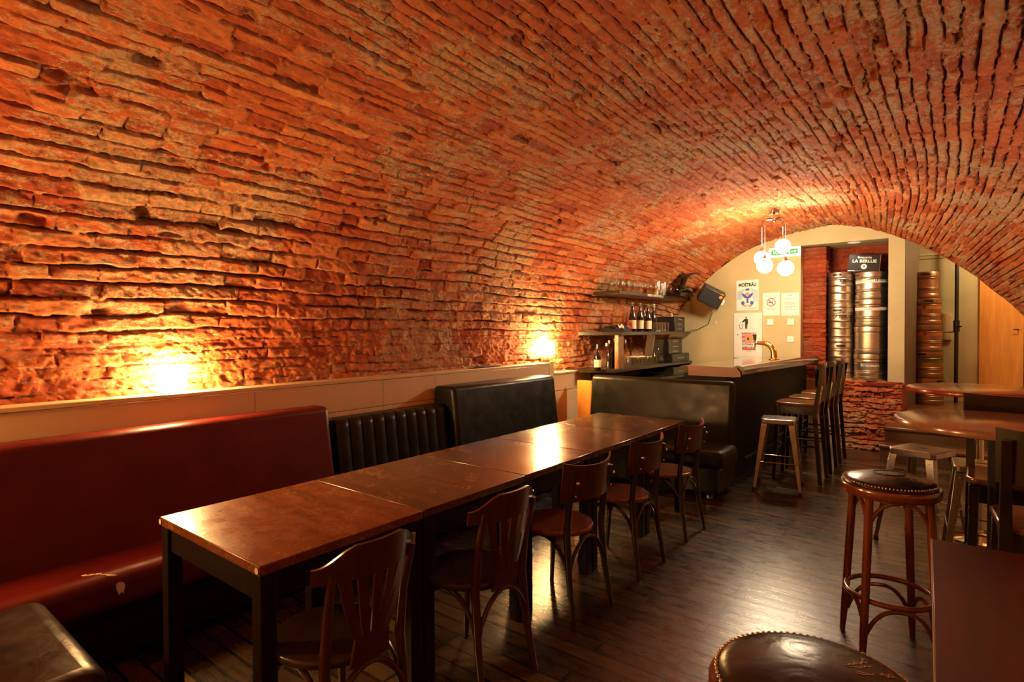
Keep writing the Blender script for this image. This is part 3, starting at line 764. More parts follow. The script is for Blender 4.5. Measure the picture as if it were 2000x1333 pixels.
fan_chair('reddish fan-back bistro chair nearest the camera at the first table', (-1.700, 1.14, 0), R_(90))
fan_chair('reddish fan-back bistro chair at the second table', (-1.682, 1.83, 0), R_(88))
panel_chair('plywood-back bistro chair tucked at the third table, next after the fan-back chairs', (-1.705, 2.585, 0), R_(84))
panel_chair('plywood-back bistro chair with red-brown seat, middle of the three plain ones', (-1.70, 3.295, 0), R_(87))
panel_chair('plywood-back bistro chair at the far end of the row beside the cross bench', (-1.70, 4.05, 0), R_(88))

# ---- bar
bar = thing('bar_counter', 'dark curved bar counter with glossy rail below the globe pendant', 'bar', (-1.8, 6.9, 0))
MBar = T(1.8, -6.9, 0)
def front(y): return -1.585 + .19 * max(0, (y - 5.55) / 2.6) ** 1.5
ysb = [5.56 + i * (8.29 - 5.56) / 24 for i in range(25)]
poly = [(front(y) - .12, y) for y in ysb] + [(-2.12, 8.29), (-2.12, 5.56)]
MB().prism(poly, 0, 1.07, MBar).build('bar_body', M_barbody, bar, smooth=30)
poly = [(front(y) - .02, y) for y in ysb] + [(-2.16, 8.29), (-2.16, 5.56)]
MB().prism(poly, 1.095, 1.140, MBar).build('countertop', M_counter, bar, smooth=30)
rl = MB(); prof = [(-.05, 1.150), (-.02, 1.163), (.015, 1.160), (.04, 1.140), (.048, 1.115), (.035, 1.095), (.03, 1.075), (.015, 1.055), (-.03, 1.050), (-.10, 1.060), (-.10, 1.12)]
vs = []; fs = []
for i, y in enumerate(ysb):
    for (a, z) in prof: vs.append((front(y) + a, y, z))
n_ = len(prof)
for i in range(len(ysb) - 1):
    for k in range(n_): fs.append((i * n_ + k, i * n_ + (k + 1) % n_, (i + 1) * n_ + (k + 1) % n_, (i + 1) * n_ + k))
fs += [tuple(range(n_)), tuple(range((len(ysb) - 1) * n_, len(ysb) * n_))[::-1]]
rl.add(vs, fs, MBar).build('bar_rail', M_barrail, bar, smooth=50)
e_ = MB(); e_.prism([(-2.07, 1.052), (-1.60, 1.052), (-1.562, 1.06), (-1.565, 1.10), (-1.60, 1.145), (-2.07, 1.150)], 5.53, 5.56, MBar @ Matrix(((1, 0, 0, 0), (0, 0, 1, 0), (0, 1, 0, 0), (0, 0, 0, 1))))
e_.build('end_board', M_redwood, bar, smooth=0)
MB().tube([(front(y) - .02, y, .22) for y in ysb[2:-2]], .018, 10, M=MBar).build('foot_rail', M_barbody, bar)

tp_ = thing('beer_tap', 'curved polished brass beer tap with black handles on the bar counter', 'beer tap', (-1.70, 7.42, 1.14), R_(0)); tp_.scale = (.74, .74, .74)
MB().lathe([(.085, 0), (.085, .012), (.066, .02), (.06, .035)], 28).build('tap_base', M_brass, tp_)
pts = []
for k in range(13):
    a = k / 12 * PI / 2 * 1.05; pts.append((-.16 + .16 * math.cos(a), 0, .07 + .20 * math.sin(a)))
pts = [(0, 0, .03)] + pts + [(-.26, 0, .275)]
MB().tube(pts, [.052, .05] + [.048 - .001 * k for k in range(12)] + [.03], 18).build('tap_column', M_brass, tp_)
sp = MB().tube([(-.25, 0, .275), (-.31, 0, .27)], .022, 12).build('tap_body', M_chrome, tp_)
for yy in (-.03, .03):
    MB().tube([(-.275, yy, .275), (-.30, yy, .30), (-.302, yy, .325)], .01, 8).build('tap_valve', M_chrome, tp_)
    MB().tube([(-.302, yy, .32), (-.303, yy, .36), (-.303, yy, .42)], [.012, .018, .02], 10).build('tap_handle', M_blk, tp_)
    MB().tube([(-.29, yy, .265), (-.30, yy, .22), (-.33, yy, .16)], .008, 8).build('spout', M_chrome, tp_)

# ---- bar chairs  (local: front +y)
def bar_chair(label, loc, rz, h=1.15, zs=.78):
    t = thing('bar_chair', label, 'bar chair', loc, rz, 'tall dark bar chairs')
    poly = [(-.19, -.17), (-.20, .12), (-.17, .175), (-.10, .195), (.10, .195), (.17, .175), (.20, .12), (.19, -.17), (.12, -.19), (-.12, -.19)]
    MB().prism(poly, zs - .03, zs).build('seat', M_seatdk, t, bev=.008)
    ap = MB()
    ap.b2(-.165, .165, .145, .165, zs - .115, zs - .03); ap.b2(-.165, .165, -.18, -.16, zs - .115, zs - .03)
    for s in (-1, 1): ap.b2(s * .165 - .01, s * .165 + .01, -.17, .155, zs - .115, zs - .03)
    ap.build('seat_frame', M_chairblk, t)
    for s in (-1, 1):
        MB().hexa([(s * .185 - .016, .175, 0), (s * .185 + .016, .175, 0), (s * .185 + .016, .207, 0), (s * .185 - .016, .207, 0), (s * .17 - .02, .14, zs - .03), (s * .17 + .02, .14, zs - .03), (s * .17 + .02, .18, zs - .03), (s * .17 - .02, .18, zs - .03)]).build('leg', M_chairblk, t, bev=.003)
        lg = MB()
        def Q(x, y, z, a=.018): return [(x - a, y - a, z), (x + a, y - a, z), (x + a, y + a, z), (x - a, y + a, z)]
        lg.hexa(Q(s * .185, -.225, 0, .017) + Q(s * .175, -.175, zs - .1, .02)); lg.hexa(Q(s * .175, -.175, zs - .1, .02) + Q(s * .18, -.235, h - .03, .015))
        lg.build('leg', M_chairblk, t)
    p = MB(); arcpanel(p, .205, -.232, .045, lambda x: h - .20, lambda x: h + .012 * (abs(x) / .2) ** 2, .014, 0.0)
    p.build('backrest', M_chairblk, t)
    for z, y_ in ((.30, .185), (.42, .18)):
        MB().tube([(-.178, y_, z), (.178, y_, z)], .011, 8).build('stretcher', M_chairblk, t)
    for s in (-1, 1): MB().tube([(s * .182, -.205, .36), (s * .182, .185, .36)], .011, 8).build('stretcher', M_chairblk, t)
    return t
M_seatdk = woodm('dark_glossy_seat_wood', (.12, .045, .015), (.22, .09, .03), .2, 'y', .8, .6)
M_chairblk = woodm('black_stained_wood', (.010, .006, .004), (.022, .012, .008), .25, 'z', 1, .4)
bc = bar_chair('dark wooden bar chair at the bar, nearest of the three', (-1.20, 6.27, 0), R_(90))
dup(bc, (-1.19, 6.80, 0), R_(90), 'dark wooden bar chair at the bar, middle of the three')
dup(bc, (-1.18, 7.38, 0), R_(90), 'dark wooden bar chair at the bar, farthest of the three beside the brick plinth')
dup(bc, (.27, 3.66, 0), R_(180), 'dark bar chair facing the camera on the far side of the near round table')
dup(bc, (.345, 3.05, -.04), R_(2), 'dark bar chair with its back to the camera, beside the near round table')
# low chair seen under the tables
c_ = panel_chair('low dark chair with shiny pale wooden seat behind the near round table', (.43, 4.02, 0), R_(175)); c_['group'] = 'low chairs on the right'
del c_['group']

# ---- galvanised stools
def metal_stool(label, loc, rz, h=.67, patch=True):
    t = thing('metal_stool', label, 'stool', loc, rz, 'galvanised metal stools')
    a = .150
    poly = []
    for (sx, sy) in ((1, 1), (-1, 1), (-1, -1), (1, -1)):
        base = {(1, 1): 0, (-1, 1): 90, (-1, -1): 180, (1, -1): 270}[(sx, sy)]
        for k in range(6):
            an = R_(base + k * 18); poly.append((sx * (a - .035) + .035 * math.cos(an), sy * (a - .035) + .035 * math.sin(an)))
    so = MB().prism(poly, h - .045, h).build('seat', M_galv, t, bev=.009, seg=3)
    MB().prism([(x * .86, y * .86) for x, y in poly], h, h + .0015).build('seat_panel', M_galv, so)
    MB().b2(-.03, .03, -.011, .011, h, h + .003).build('handle_hole', M_blk, so, bev=.001)
    for sx in (-1, 1):
        for sy in (-1, 1):
            tx_, ty_ = sx * (a - .012), sy * (a - .012); bx_, by_ = sx * .205, sy * .205
            l_ = MB()
            # angle-section leg, wider at the top
            def sec(x, y, z, w_):
                th = .006
                return [(x, y, z), (x - sx * w_, y, z), (x - sx * w_, y - sy * th, z), (x - sx * th, y - sy * th, z), (x - sx * th, y - sy * w_, z), (x, y - sy * w_, z)]
            A_ = sec(bx_, by_, 0.01, .024) + sec(tx_, ty_, h - .02, .052)
            fs_ = [(i, (i + 1) % 6, 6 + (i + 1) % 6, 6 + i) for i in range(6)] + [(5, 4, 3, 2, 1, 0), (6, 7, 8, 9, 10, 11)]
            l_.add(A_, fs_); lo_ = l_.build('leg', M_galv, t, bev=.002)
            MB().lathe([(.018, 0), (.014, .03)], 10, T(bx_ - sx * .010, by_ - sy * .010, 0)).build('foot_cap', M_blk, lo_)
            MB().ball((tx_ - sx * .02, ty_ + sy * .002, h - .075), .006, 8).build('bolt', M_chrome, lo_)
    zb = .27; q = .205 - (.205 - a) * zb / h
    for s in (-1, 1):
        MB().tube([(-q + .01, s * (q - .008), zb), (q - .01, s * (q - .008), zb)], .005, 8).build('brace', M_galv, t)
        MB().tube([(s * (q - .008), -q + .01, zb), (s * (q - .008), q - .01, zb)], .005, 8).build('brace', M_galv, t)
    return t
s0 = metal_stool('galvanised metal stool standing alone at the near end of the bar', (-1.27, 5.74, 0), R_(8))
dup(s0, (-.145, 4.84, 0), R_(-25), 'galvanised metal stool with bright legs behind the bentwood bar stool')
dup(s0, (.17, 4.50, 0), R_(2), 'galvanised metal stool close behind the near round table, beside the dark bar chair')

# ---- bentwood bar stools
def bent_stool(label, loc, rz, zs=.80, full=True):
    t = thing('bentwood_bar_stool', label, 'bar stool', loc, rz)
    MB().lathe([(.17, zs - .062), (.193, zs - .06), (.2, zs - .05), (.2, zs - .022), (.196, zs - .015), (.15, zs - .012)], 48).build('seat_ring', M_chairstool, t)
    c = MB(); prof = [(.178, zs - .02), (.186, zs - .012), (.183, zs - .004)]
    for k in range(10): u = k / 9; prof.append((.178 * (1 - u) + .0008, zs + .004 + .030 * (1 - (1 - u) ** 2.2)))
    c.lathe(prof, 56); co = c.build('cushion', M_leatherstool, t, smooth=60)
    nl = MB(); nn = 84
    for k in range(nn):
        a = 2 * PI * k / nn; nl.ball((.1845 * math.cos(a), .1845 * math.sin(a), zs - .001), .0050, 10)
    nl.build('nail_trim', M_nail, co)
    cr = MB(); rnd = random.Random(11)
    cr.tube([(.055 * math.cos(a / 10) * 1.2, .05 * math.sin(a / 10), zs + .0355 - .6 * (.055 ** 2)) for a in range(0, 58)], .0016, 6)
    if full: cr.build('crease', M_leatherstool, co)
    # frayed tears
    fr = MB()
    for k in range(7 if full else 12):
        a = rnd.gauss(-.35 if full else .35, .35); r_ = rnd.uniform(.06, .13); pts = []
        for q in range(7):
            rr_ = min(.165, r_ + .006 * q); aa = a + rnd.uniform(-.03, .03) + .012 * q
            pts.append((rr_ * math.cos(aa), rr_ * math.sin(aa), zs + .0045 + .030 * (1 - (rr_ / .178) ** 2.2)))
        fr.tube(pts, [.0006] + [rnd.uniform(.0008, .0026) for _ in range(5)] + [.0005], 5, flat=.5)
    fr.build('tear', M_foam2, co)
    for k in range(4):
        a = R_(45 + 90 * k); ca, sa = math.cos(a), math.sin(a)
        MB().tube([(.165 * ca, .165 * sa, zs - .055), (.18 * ca, .18 * sa, .5), (.205 * ca, .205 * sa, .12), (.215 * ca, .215 * sa, 0)], [.0175, .0185, .0165, .012], 12).build('leg', M_chairstool, t)
    # foot ring
    rg = [(.175 * math.cos(R_(6 * k)), .175 * math.sin(R_(6 * k)), .275) for k in range(60)]
    MB().tube(rg, .0125, 10, True).build('foot_ring', M_chairstool, t)
    for z0, hh, rr_ in ((zs - .19, .115, .172), (.12, .125, .19)):
        for k in range(4):
            a0 = R_(45 + 90 * k); a1 = a0 + PI / 2; pts = []
            P0 = Vector((rr_ * math.cos(a0), rr_ * math.sin(a0), z0)); P1 = Vector((rr_ * math.cos(a1), rr_ * math.sin(a1), z0))
            for i in range(21):
                u = i / 20; p = P0.lerp(P1, u); s_ = (1 - abs(2 * u - 1) ** 2.6); p.z += hh * s_
                rad_ = Vector((p.x, p.y, 0)); p += rad_.normalized() * (.012 * s_); pts.append(p)
            MB().tube(pts, .0095, 8).build('bent_brace', M_chairstool, t)
    return t
M_chairstool = woodm('glossy_red_brown_bentwood', (.12, .025, .008), (.21, .05, .015), .2, 'z', 1, .7)
M_leatherstool = leather('worn_stool_leather', (.018, .012, .007), .27, .3)
M_foam2 = plain('frayed_leather', (.45, .36, .25), .5)
bent_stool('tall bentwood bar stool with studded cushion, standing free on the open floor', (-.215, 3.13, 0), R_(22))
bent_stool('bentwood bar stool with torn studded leather seat at the bottom edge of the picture', (-.205, 1.235, 0), R_(10), .80, False)

# ---- tables on the right
def round_table(label, loc, r, z, edge, colm=None):
    colm = colm or M_chrome
    t = thing('round_table', label, 'table', loc, 0, 'high round tables')
    MB().lathe([(r - .012, z - .034), (r - .002, z - .030), (r, z - .017), (r - .004, z - .003), (r - .012, z)], 72).build('tabletop', edge, t)
    MB().lathe([(r - .012, z), (r - .014, z + .0006)], 72).build('veneer', M_round, t)
    MB().lathe([(.15, z - .045), (.15, z - .034)], 24).build('top_plate', M_blk, t)
    MB().lathe([(.035, .02), (.035, z - .04)], 20).build('column', colm, t)
    MB().lathe([(.21 if r > .4 else .115, 0), (.21 if r > .4 else .115, .012), (.09, .022), (.036, .04)], 36).build('base', colm, t)
    return t
round_table('near high round wooden table at the right edge', (.178, 3.37, 0), .395, 1.08, M_round, M_tabledk)
round_table('farther high round table with a red lacquered edge, in front of the passage', (.168, 5.21, 0), .425, 1.08, M_rededge)
t = thing('square_table', 'square reddish-brown table top in the bottom right corner beside the stools', 'table', (.42, 1.95, 0), R_(1.5))
MB().box((0, .0, .733), (.90, 1.12, .034)).build('tabletop', M_redt, t, bev=.002)
for sx in (-1, 1):
    for sy in (-1, 1): MB().box((sx * .38, sy * .50, .358), (.06, .06, .716)).build('leg', M_tabledk, t)
ap = MB()
for s in (-1, 1): ap.box((s * .385, 0, .67), (.02, 1.0, .09)); ap.box((0, s * .495, .67), (.76, .02, .09))
ap.build('apron', M_tabledk, t)
MB().box((-.4512, 0, .733), (.0025, 1.12, .032)).build('edge_strip', M_foam2, t)

# ---- kegs (local z up, front faces -y)
def keg_prof(r, h, ribs=(.28, .36, .64, .72)):
    pr = [(r * .86, .004), (r * .97, .0), (r, .012), (r, .055), (r * .955, .062), (r * .965, .075)]
    n = 60
    for i in range(n):
        z = .08 + (h - .165) * i / (n - 1); rr_ = r * .965
        for q in ribs: rr_ += .0085 * math.exp(-((z / h - q) / .016) ** 2)
        pr.append((rr_, z))
    pr += [(r * .965, h - .082), (r * .95, h - .075), (r * .995, h - .068), (r, h - .06), (r, h - .012), (r * .985, h - .002), (r * .955, h - .002), (r * .94, h - .02), (r * .93, h - .06), (r * .6, h - .05), (.03, h - .045)]
    return pr
def keg(label, loc, r, h, mat, ang=0, band=None, txts=(), ribs=(.28, .36, .64, .72), group='steel kegs', tilt=(0, 0)):
    t = thing('beer_keg', label, 'keg', loc, 0, group); t.rotation_euler = (tilt[0], tilt[1], 0)
    MB().lathe(keg_prof(r, h, ribs), 48).build('keg_body', mat, t, smooth=50)
    hb = MB()
    for a in (ang, ang + PI):   # hand holes in the chime
        w_ = .055
        def hole(u, v, a=a):
            x = (u * 2 - 1) * w_; hh = .0145 * max(.02, 1 - max(0, (abs(x) - .038) / .017) ** 2) ** .5
            return ((r + .0015) * math.cos(a + x / r), (r + .0015) * math.sin(a + x / r), h - .036 + hh * (v * 2 - 1))
        hb.grid(hole, 17, 3)
    hb.build('hand_hole', M_blk, t, smooth=0)
    if band:
        z0, z1, m_ = band
        MB().lathe([(r * .9655 + .0022, z0), (r * .9655 + .0022, z1)], 48, cap=False).build('label_band', m_, t)
    for (s_, size, a, z_, m_) in txts:
        b_ = MB(); text_cyl(b_, s_, size, r * .9655 + .0034, a, z_, .02); b_.build('lettering', m_, t, smooth=0)
    return t
fa = math.atan2(-8.6, 1.0)   # direction from the alcove towards the room
M_lblack = plain('keg_lettering', (.02, .018, .015), .4); M_lwhite = plain('keg_white_lettering', (.75, .7, .6), .5)
ZB = .862
sl = [('LA BERLUE', 2), ('LA BERLUE', 1), ('LA BERLUE', 0)]
slim = ['bottom', 'middle', 'top']
for k in range(3):
    tx_ = [('LA BERLUE', .052, fa + (.55 if k == 2 else .25 if k == 1 else .2), .345, M_lblack)] if k > 0 else [('B', .045, fa + .1, .34, M_lblack)]
    if k == 1: tx_.append(('||||||||', .05, fa - .15, .415, M_lwhite))
    keg(f'slim steel keg with black lettering, {slim[k]} of the left stack in the alcove', (-1.150 + .0 * k, 8.62 - .006 * k, ZB + k * .468), .152, .466, M_steel, fa - .25 + .3 * (k == 0), None, tx_, (.20, .42, .62, .8), 'slim kegs stacked in the alcove')
wn = ['bottom', 'second from the bottom', 'third from the bottom', 'top']
M_strip = plain('white_tape', (.78, .74, .66), .5)
for k in range(4):
    band = (.205, .252, M_strip) if k >= 2 else None
    tx_ = []
    if k == 3: tx_ = [('LE DETOUR', .036, fa + .62, .229, M_lblack), ('LE JARDIN', .018, fa - .9, .229, M_inkg)]
    if k == 2: tx_ = [('LE JARDIN', .018, fa + .15, .241, M_lblack), ('LE CLANDESTIN !', .020, fa + .15, .219, M_inkr)]
    if k == 0: tx_ = [('Brasseurs', .055, fa - .1, .205, M_lwhite)]
    if k == 1: tx_ = []
    keg(f'wide steel keg {"with white lettered tape, " if k >= 2 else ""}{wn[k]} of the wide alcove stack', (-.795 + .004 * k, 8.56, .846 + k * .349), .193, .347, M_steel, fa + (1.15 if k < 2 else 2), band, tx_,
        () if k == 1 else (.30, .36, .72, .80), 'wide kegs stacked in the alcove')
cn = ['bottom', 'second from the bottom', 'middle', 'second from the top', 'top']
M_stripo = plain('orange_band', (.45, .16, .04), .5); M_stripg = plain('green_band', (.10, .12, .03), .5)
for k in range(5):
    bandm = [M_stripg, M_stripg, M_stripo, M_stripo, None][k]
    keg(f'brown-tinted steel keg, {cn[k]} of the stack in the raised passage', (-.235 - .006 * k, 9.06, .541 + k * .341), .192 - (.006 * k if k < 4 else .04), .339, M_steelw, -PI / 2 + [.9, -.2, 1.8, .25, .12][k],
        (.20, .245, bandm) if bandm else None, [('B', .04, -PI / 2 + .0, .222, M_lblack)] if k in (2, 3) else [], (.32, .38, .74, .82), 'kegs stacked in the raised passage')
# brewery sign box
sg = thing('sign_box', 'tilted black sign box reading Brasserie LA BERLUE on top of the kegs', 'sign', (-.885, 8.56, 2.262), R_(6)); sg.rotation_euler = (R_(-6), R_(4.5), R_(4))
MB().b2(-.175, .175, -.02, .05, .0, .215).build('box_body', M_blk, sg, bev=.004)
Mf = T(0, -.0215, 0) @ rotm(R_(90), 0, 0)
text('Brasserie', .042, M_lwhite, Mf @ T(0, .180, 0), sg, bold=.01)
text('LA BERLUE', .056, M_lwhite, Mf @ T(0, .130, 0), sg, bold=.02)
MB().lathe([(.033, 0), (.033, .001)], 28, Mf @ T(0, .06, 0)).build('emblem_disc', M_lwhite, sg)
text('B', .055, M_lblack, Mf @ T(0, .058, .0016), sg, 'emblem_letter', bold=.02)
fr_ = MB()
for (a, b_) in (((-.176, 0), (.176, 0)), ((-.176, .215), (.176, .215))): fr_.tube([(a[0], -.021, a[1]), (b_[0], -.021, b_[1])], .003, 6)
for x in (-.175, .175): fr_.tube([(x, -.021, 0), (x, -.021, .215)], .003, 6)
fr_.build('frame', M_galv, sg)

# ---- pendant lamp with four globes
pd = thing('pendant_lamp', 'chrome four-arm pendant lamp with glowing glass globes above the bar', 'lamp', (-1.55, 6.75, 2.82), 0)
MB().lathe([(.05, -.02), (.055, -.012), (.055, .06)], 24).build('canopy', M_chrome, pd)
MB().lathe([(.012, -.09), (.012, -.02)], 12).build('stem', M_chrome, pd)
MB().ball((0, 0, -.09), .022, 14).build('hub', M_chrome, pd)
for (ax, ay, zz, mt) in ((-.135, .03, -.50, M_globe), (-.07, -.11, -.60, M_globe), (.135, -.075, -.64, M_globe), (.065, .12, -.37, M_globedim)):
    d_ = Vector((ax, ay, 0)); pts = [(0, 0, -.085)] + [(ax * u, ay * u, -.075 - .0 * u) for u in (.3, .6, .85)] + [(ax * .96, ay * .96, -.085), (ax, ay, -.12), (ax, ay, -.15)]
    am = MB().tube(pts, .008, 8).build('arm', M_chrome, pd)
    MB().tube([(ax, ay, -.15), (ax, ay, zz + .12)], .0035, 6).build('cord', M_white, am)
    MB().lathe([(.027, zz + .075), (.022, zz + .09), (.008, zz + .125)], 16, T(ax, ay, 0)).build('socket_cup', M_chrome, am)
    MB().ball((ax, ay, zz), .082, 28).build('globe', mt, am)

# ---- things on the beige back wall (wall plane y = 8.312)
YW = 8.31
Mw = lambda x, z, d=.004: T(x, YW - d, z) @ rotm(R_(90), 0, 0)
ex = thing('exit_sign', 'green and white SORTIE exit sign with an arrow, behind the pendant lamp', 'sign', (-1.77, YW, 2.565))
MB().b2(-.20, .20, -.03, 0, -.065, .065).build('sign_box', M_whitel, ex, bev=.005)
Me = T(0, -.0315, 0) @ rotm(R_(90), 0, 0)
MB().b2(-.165, .055, -.0325, -.030, -.033, .035).build('green_field', M_green, ex); MB().b2(.07, .165, -.0325, -.030, -.033, .035).build('green_field', M_green, ex)
text('SORTIE', .056, M_whitel, Me @ T(-.055, 0, .0025), ex, bold=.015)
MB().prism([(-.035, -.006), (.005, -.006), (.005, -.02), (.035, 0), (.005, .02), (.005, .006), (-.035, .006)], 0, .001, Me @ T(.118, 0, .0015)).build('arrow', M_whitel, ex, smooth=0)

po = thing('poster', 'white poster of a bundled-up winter figure with blue scarf, above the metal cabinet', 'poster', (-2.255, YW, 2.0))
MB().b2(-.15, .15, -.006, 0, -.215, .215).build('sheet', M_paper, po)
Mp = T(0, -.0068, 0) @ rotm(R_(90), 0, 0)
def shp(poly, m, name, par, z=0, M=None): return MB().add([(x, y, z) for x, y in poly], [tuple(range(len(poly)))], M or Mp).build(name, m, par, smooth=0)
def ell(cx, cy, a, b_, n=20): return [(cx + a * math.cos(2 * PI * k / n), cy + b_ * math.sin(2 * PI * k / n)) for k in range(n)]
text('MOÉTRÄU', .062, M_ink, Mp @ T(0, .145, .0005), po, bold=.05, sx=.82)
shp([(-.14, -.06), (.14, -.10), (.14, .06), (.06, .10), (-.05, .09), (-.14, .05)], M_inklb, 'background_patch', po)
shp(ell(0, .03, .058, .055), M_paper, 'head', po, .0006); shp(ell(0, .015, .038, .024), M_inkp, 'face', po, .0012)
shp([(-.03, .065), (.03, .065), (.02, .095), (-.02, .095)], M_inkb, 'hat', po, .0012)
shp(ell(0, -.085, .085, .085), M_paper, 'body', po, .0005)
shp([(-.08, .02), (-.06, .03), (0, -.02), (.06, .03), (.08, .02), (.04, -.04), (.015, -.045), (.015, -.11), (-.012, -.11), (-.012, -.045), (-.04, -.04)], M_inkb, 'scarf', po, .0018)
for s in (-1, 1): shp(ell(s * .06, -.11, .024, .028), M_inkb, 'mitten', po, .0018); shp(ell(s * .035, -.15, .03, .014), M_inkp, 'boot', po, .0018)
MB().b2(-.03, .12, -.0075, -.0068, -.185, -.182).b2(.02, .12, -.0075, -.0068, -.197, -.194).build('text_line', M_inkg, po)

cb = thing('wall_cabinet', 'white metal wall cabinet door with a litter-bin pictogram and small poster', 'cabinet', (-2.245, YW, 1.43))
MB().b2(-.19, .19, -.02, 0, -.32, .32).build('cabinet_frame', M_white, cb, bev=.002)
MB().b2(-.165, .165, -.024, -.02, -.295, .295).build('door', M_white, cb, bev=.001)
lk = MB().lathe([(.008, 0), (.008, .004)], 12, T(-.135, -.024, .01) @ rotm(R_(90), 0, 0)).build('lock', M_ink, cb)
pg = MB().b2(-.145, .035, -.0252, -.024, .09, .27).build('pictogram_sheet', M_paper, cb)
Mc = T(-.055, -.0258, .18) @ rotm(R_(90), 0, 0)
ln_ = MB(); 
for (x0, x1, z0, z1) in ((-.09, .09, .088, .09), (-.09, .09, -.09, -.088), (-.09, -.088, -.09, .09), (.088, .09, -.09, .09)): ln_.add([(x0, z0, 0), (x1, z0, 0), (x1, z1, 0), (x0, z1, 0)], [(0, 1, 2, 3)], Mc)
ln_.add([(x, y_, 0) for x, y_ in ell(.035, .07, .011, .011)], [tuple(range(20))], Mc)
ln_.add([(.012, .055, 0), (.058, .055, 0), (.062, -.02, 0), (.052, -.02, 0), (.050, -.085, 0), (.037, -.085, 0), (.035, -.02, 0), (.033, -.085, 0), (.020, -.085, 0), (.018, .02, 0), (-.02, .0, 0), (-.025, .012, 0)], [tuple(range(12))], Mc)
ln_.add([(-.065, -.02, 0), (-.058, -.02, 0), (-.048, -.075, 0), (-.022, -.075, 0), (-.012, -.02, 0), (-.005, -.02, 0), (-.017, -.083, 0), (-.053, -.083, 0)], [tuple(range(8))], Mc)
for q in range(3): ln_.add([(x, y_, 0) for x, y_ in ell(-.035 + .008 * (q - 1), .005 - .018 * q, .005, .004, 8)], [tuple(range(8))], Mc)
ln_.build('pictogram', M_ink, pg, smooth=0)
sp_ = MB().b2(-.082, .115, -.0252, -.024, -.235, .06).build('small_poster', M_paper, cb)
Ms = T(.0165, -.0258, -.0875) @ rotm(R_(90), 0, 0)
shp([(-.095, -.02), (.095, -.02), (.095, .13), (-.095, .13)], M_inkp, 'poster_ground', sp_, 0, Ms)
shp([(-.02, .02), (.01, -.01), (.04, .0), (.055, .06), (.07, .11), (.045, .10), (.03, .05), (.0, .09), (-.04, .10), (-.05, .05)], M_inko, 'poster_figure', sp_, .0005, Ms)
shp(ell(-.01, .04, .014, .02), M_ink, 'poster_shape', sp_, .001, Ms); shp(ell(.06, .09, .010, .016), M_ink, 'poster_shape', sp_, .001, Ms)
shp([(-.095, .055), (-.05, .06), (-.055, .08), (-.095, .075)], M_inkr, 'poster_patch', sp_, .0005, Ms)
shp([(-.09, -.01), (-.05, .0), (-.04, .03), (-.08, .025)], M_inkt, 'poster_patch', sp_, .0005, Ms)
text('DU DÉTOUR', .022, M_ink, Ms @ T(-.04, .115, .001), sp_, bold=.03); text("L'UTOPIA", .036, M_ink, Ms @ T(-.02, -.042, .001), sp_, bold=.03)
for k, mm_ in enumerate((M_inkt, M_inkr, M_inko, M_inkt, M_inky)):
    shp([(-.092 + .037 * k, -.10), (-.058 + .037 * k, -.10), (-.058 + .037 * k, -.07), (-.092 + .037 * k, -.07)], mm_, 'poster_patch', sp_, .0005, Ms)
shp([(-.092, -.118), (.092, -.118), (.092, -.10), (-.092, -.10)], M_inkr, 'poster_patch', sp_, .0004, Ms)
text('LE GRENIER', .014, M_ink, Ms @ T(0, -.132, .001), sp_, bold=.02)

ns_ = thing('no_smoking_notice', 'white paper notice with a red no-smoking circle', 'notice', (-1.942, YW, 1.863))
MB().b2(-.108, .108, -.004, 0, -.158, .158).build('sheet', M_paper, ns_)
Mn = T(0, -.0045, 0) @ rotm(R_(90), 0, 0)
rgm = MB(); A_ = ell(0, .025, .058, .058, 36); B_ = ell(0, .025, .048, .048, 36)
rgm.add([(x, y_, .001) for x, y_ in A_ + B_], [(i, (i + 1) % 36, 36 + (i + 1) % 36, 36 + i) for i in range(36)], Mn)
rgm.add([(-.042, .060, .0012), (-.034, .068, .0012), (.042, -.010, .0012), (.034, -.018, .0012)], [(0, 1, 2, 3)], Mn); rgm.build('prohibition_ring', M_inkr, ns_, smooth=0)
MB().add([(-.033, .018, .0008), (.026, .018, .0008), (.026, .029, .0008), (-.033, .029, .0008)], [(0, 1, 2, 3)], Mn).add([(.018, .034, .0008), (.030, .050, .0008), (.024, .054, .0008), (.012, .038, .0008)], [(0, 1, 2, 3)], Mn).build('cigarette', M_ink, ns_, smooth=0)
tl = MB()
for z, a, b_ in ((.108, -.06, .06), (-.065, -.07, .07), (-.077, -.06, .065)): tl.add([(a, z, .0008), (b_, z, .0008), (b_, z + .004, .0008), (a, z + .004, .0008)], [(0, 1, 2, 3)], Mn)
tl.build('text_line', M_inkg, ns_, smooth=0)
nt_ = thing('printed_notice', 'white framed sheet of printed text right of the no-smoking notice', 'notice', (-1.702, YW, 1.855))
MB().b2(-.11, .11, -.004, 0, -.155, .155).build('sheet', M_paper, nt_)
tl = MB(); 
for z, a, b_ in ((.115, -.02, -.008), (.115, .004, .02), (.078, -.07, .05), (.02, -.07, .07), (.008, -.07, .06), (-.004, -.07, .065), (-.03, -.07, .07), (-.042, -.07, .06), (-.054, -.07, .03), (-.08, -.07, .06)):
    hh = .010 if z > .1 else .004
    tl.add([(a, z, .0008), (b_, z, .0008), (b_, z + hh, .0008), (a, z + hh, .0008)], [(0, 1, 2, 3)], Mn)
for (x0, x1, z0, z1) in ((-.095, .095, .137, .139), (-.095, .095, -.139, -.137), (-.095, -.0935, -.139, .139), (.0935, .095, -.139, .139)): tl.add([(x0, z0, .0008), (x1, z0, .0008), (x1, z1, .0008), (x0, z1, .0008)], [(0, 1, 2, 3)], Mn)
tl.build('text_line', M_inkg, nt_, smooth=0)
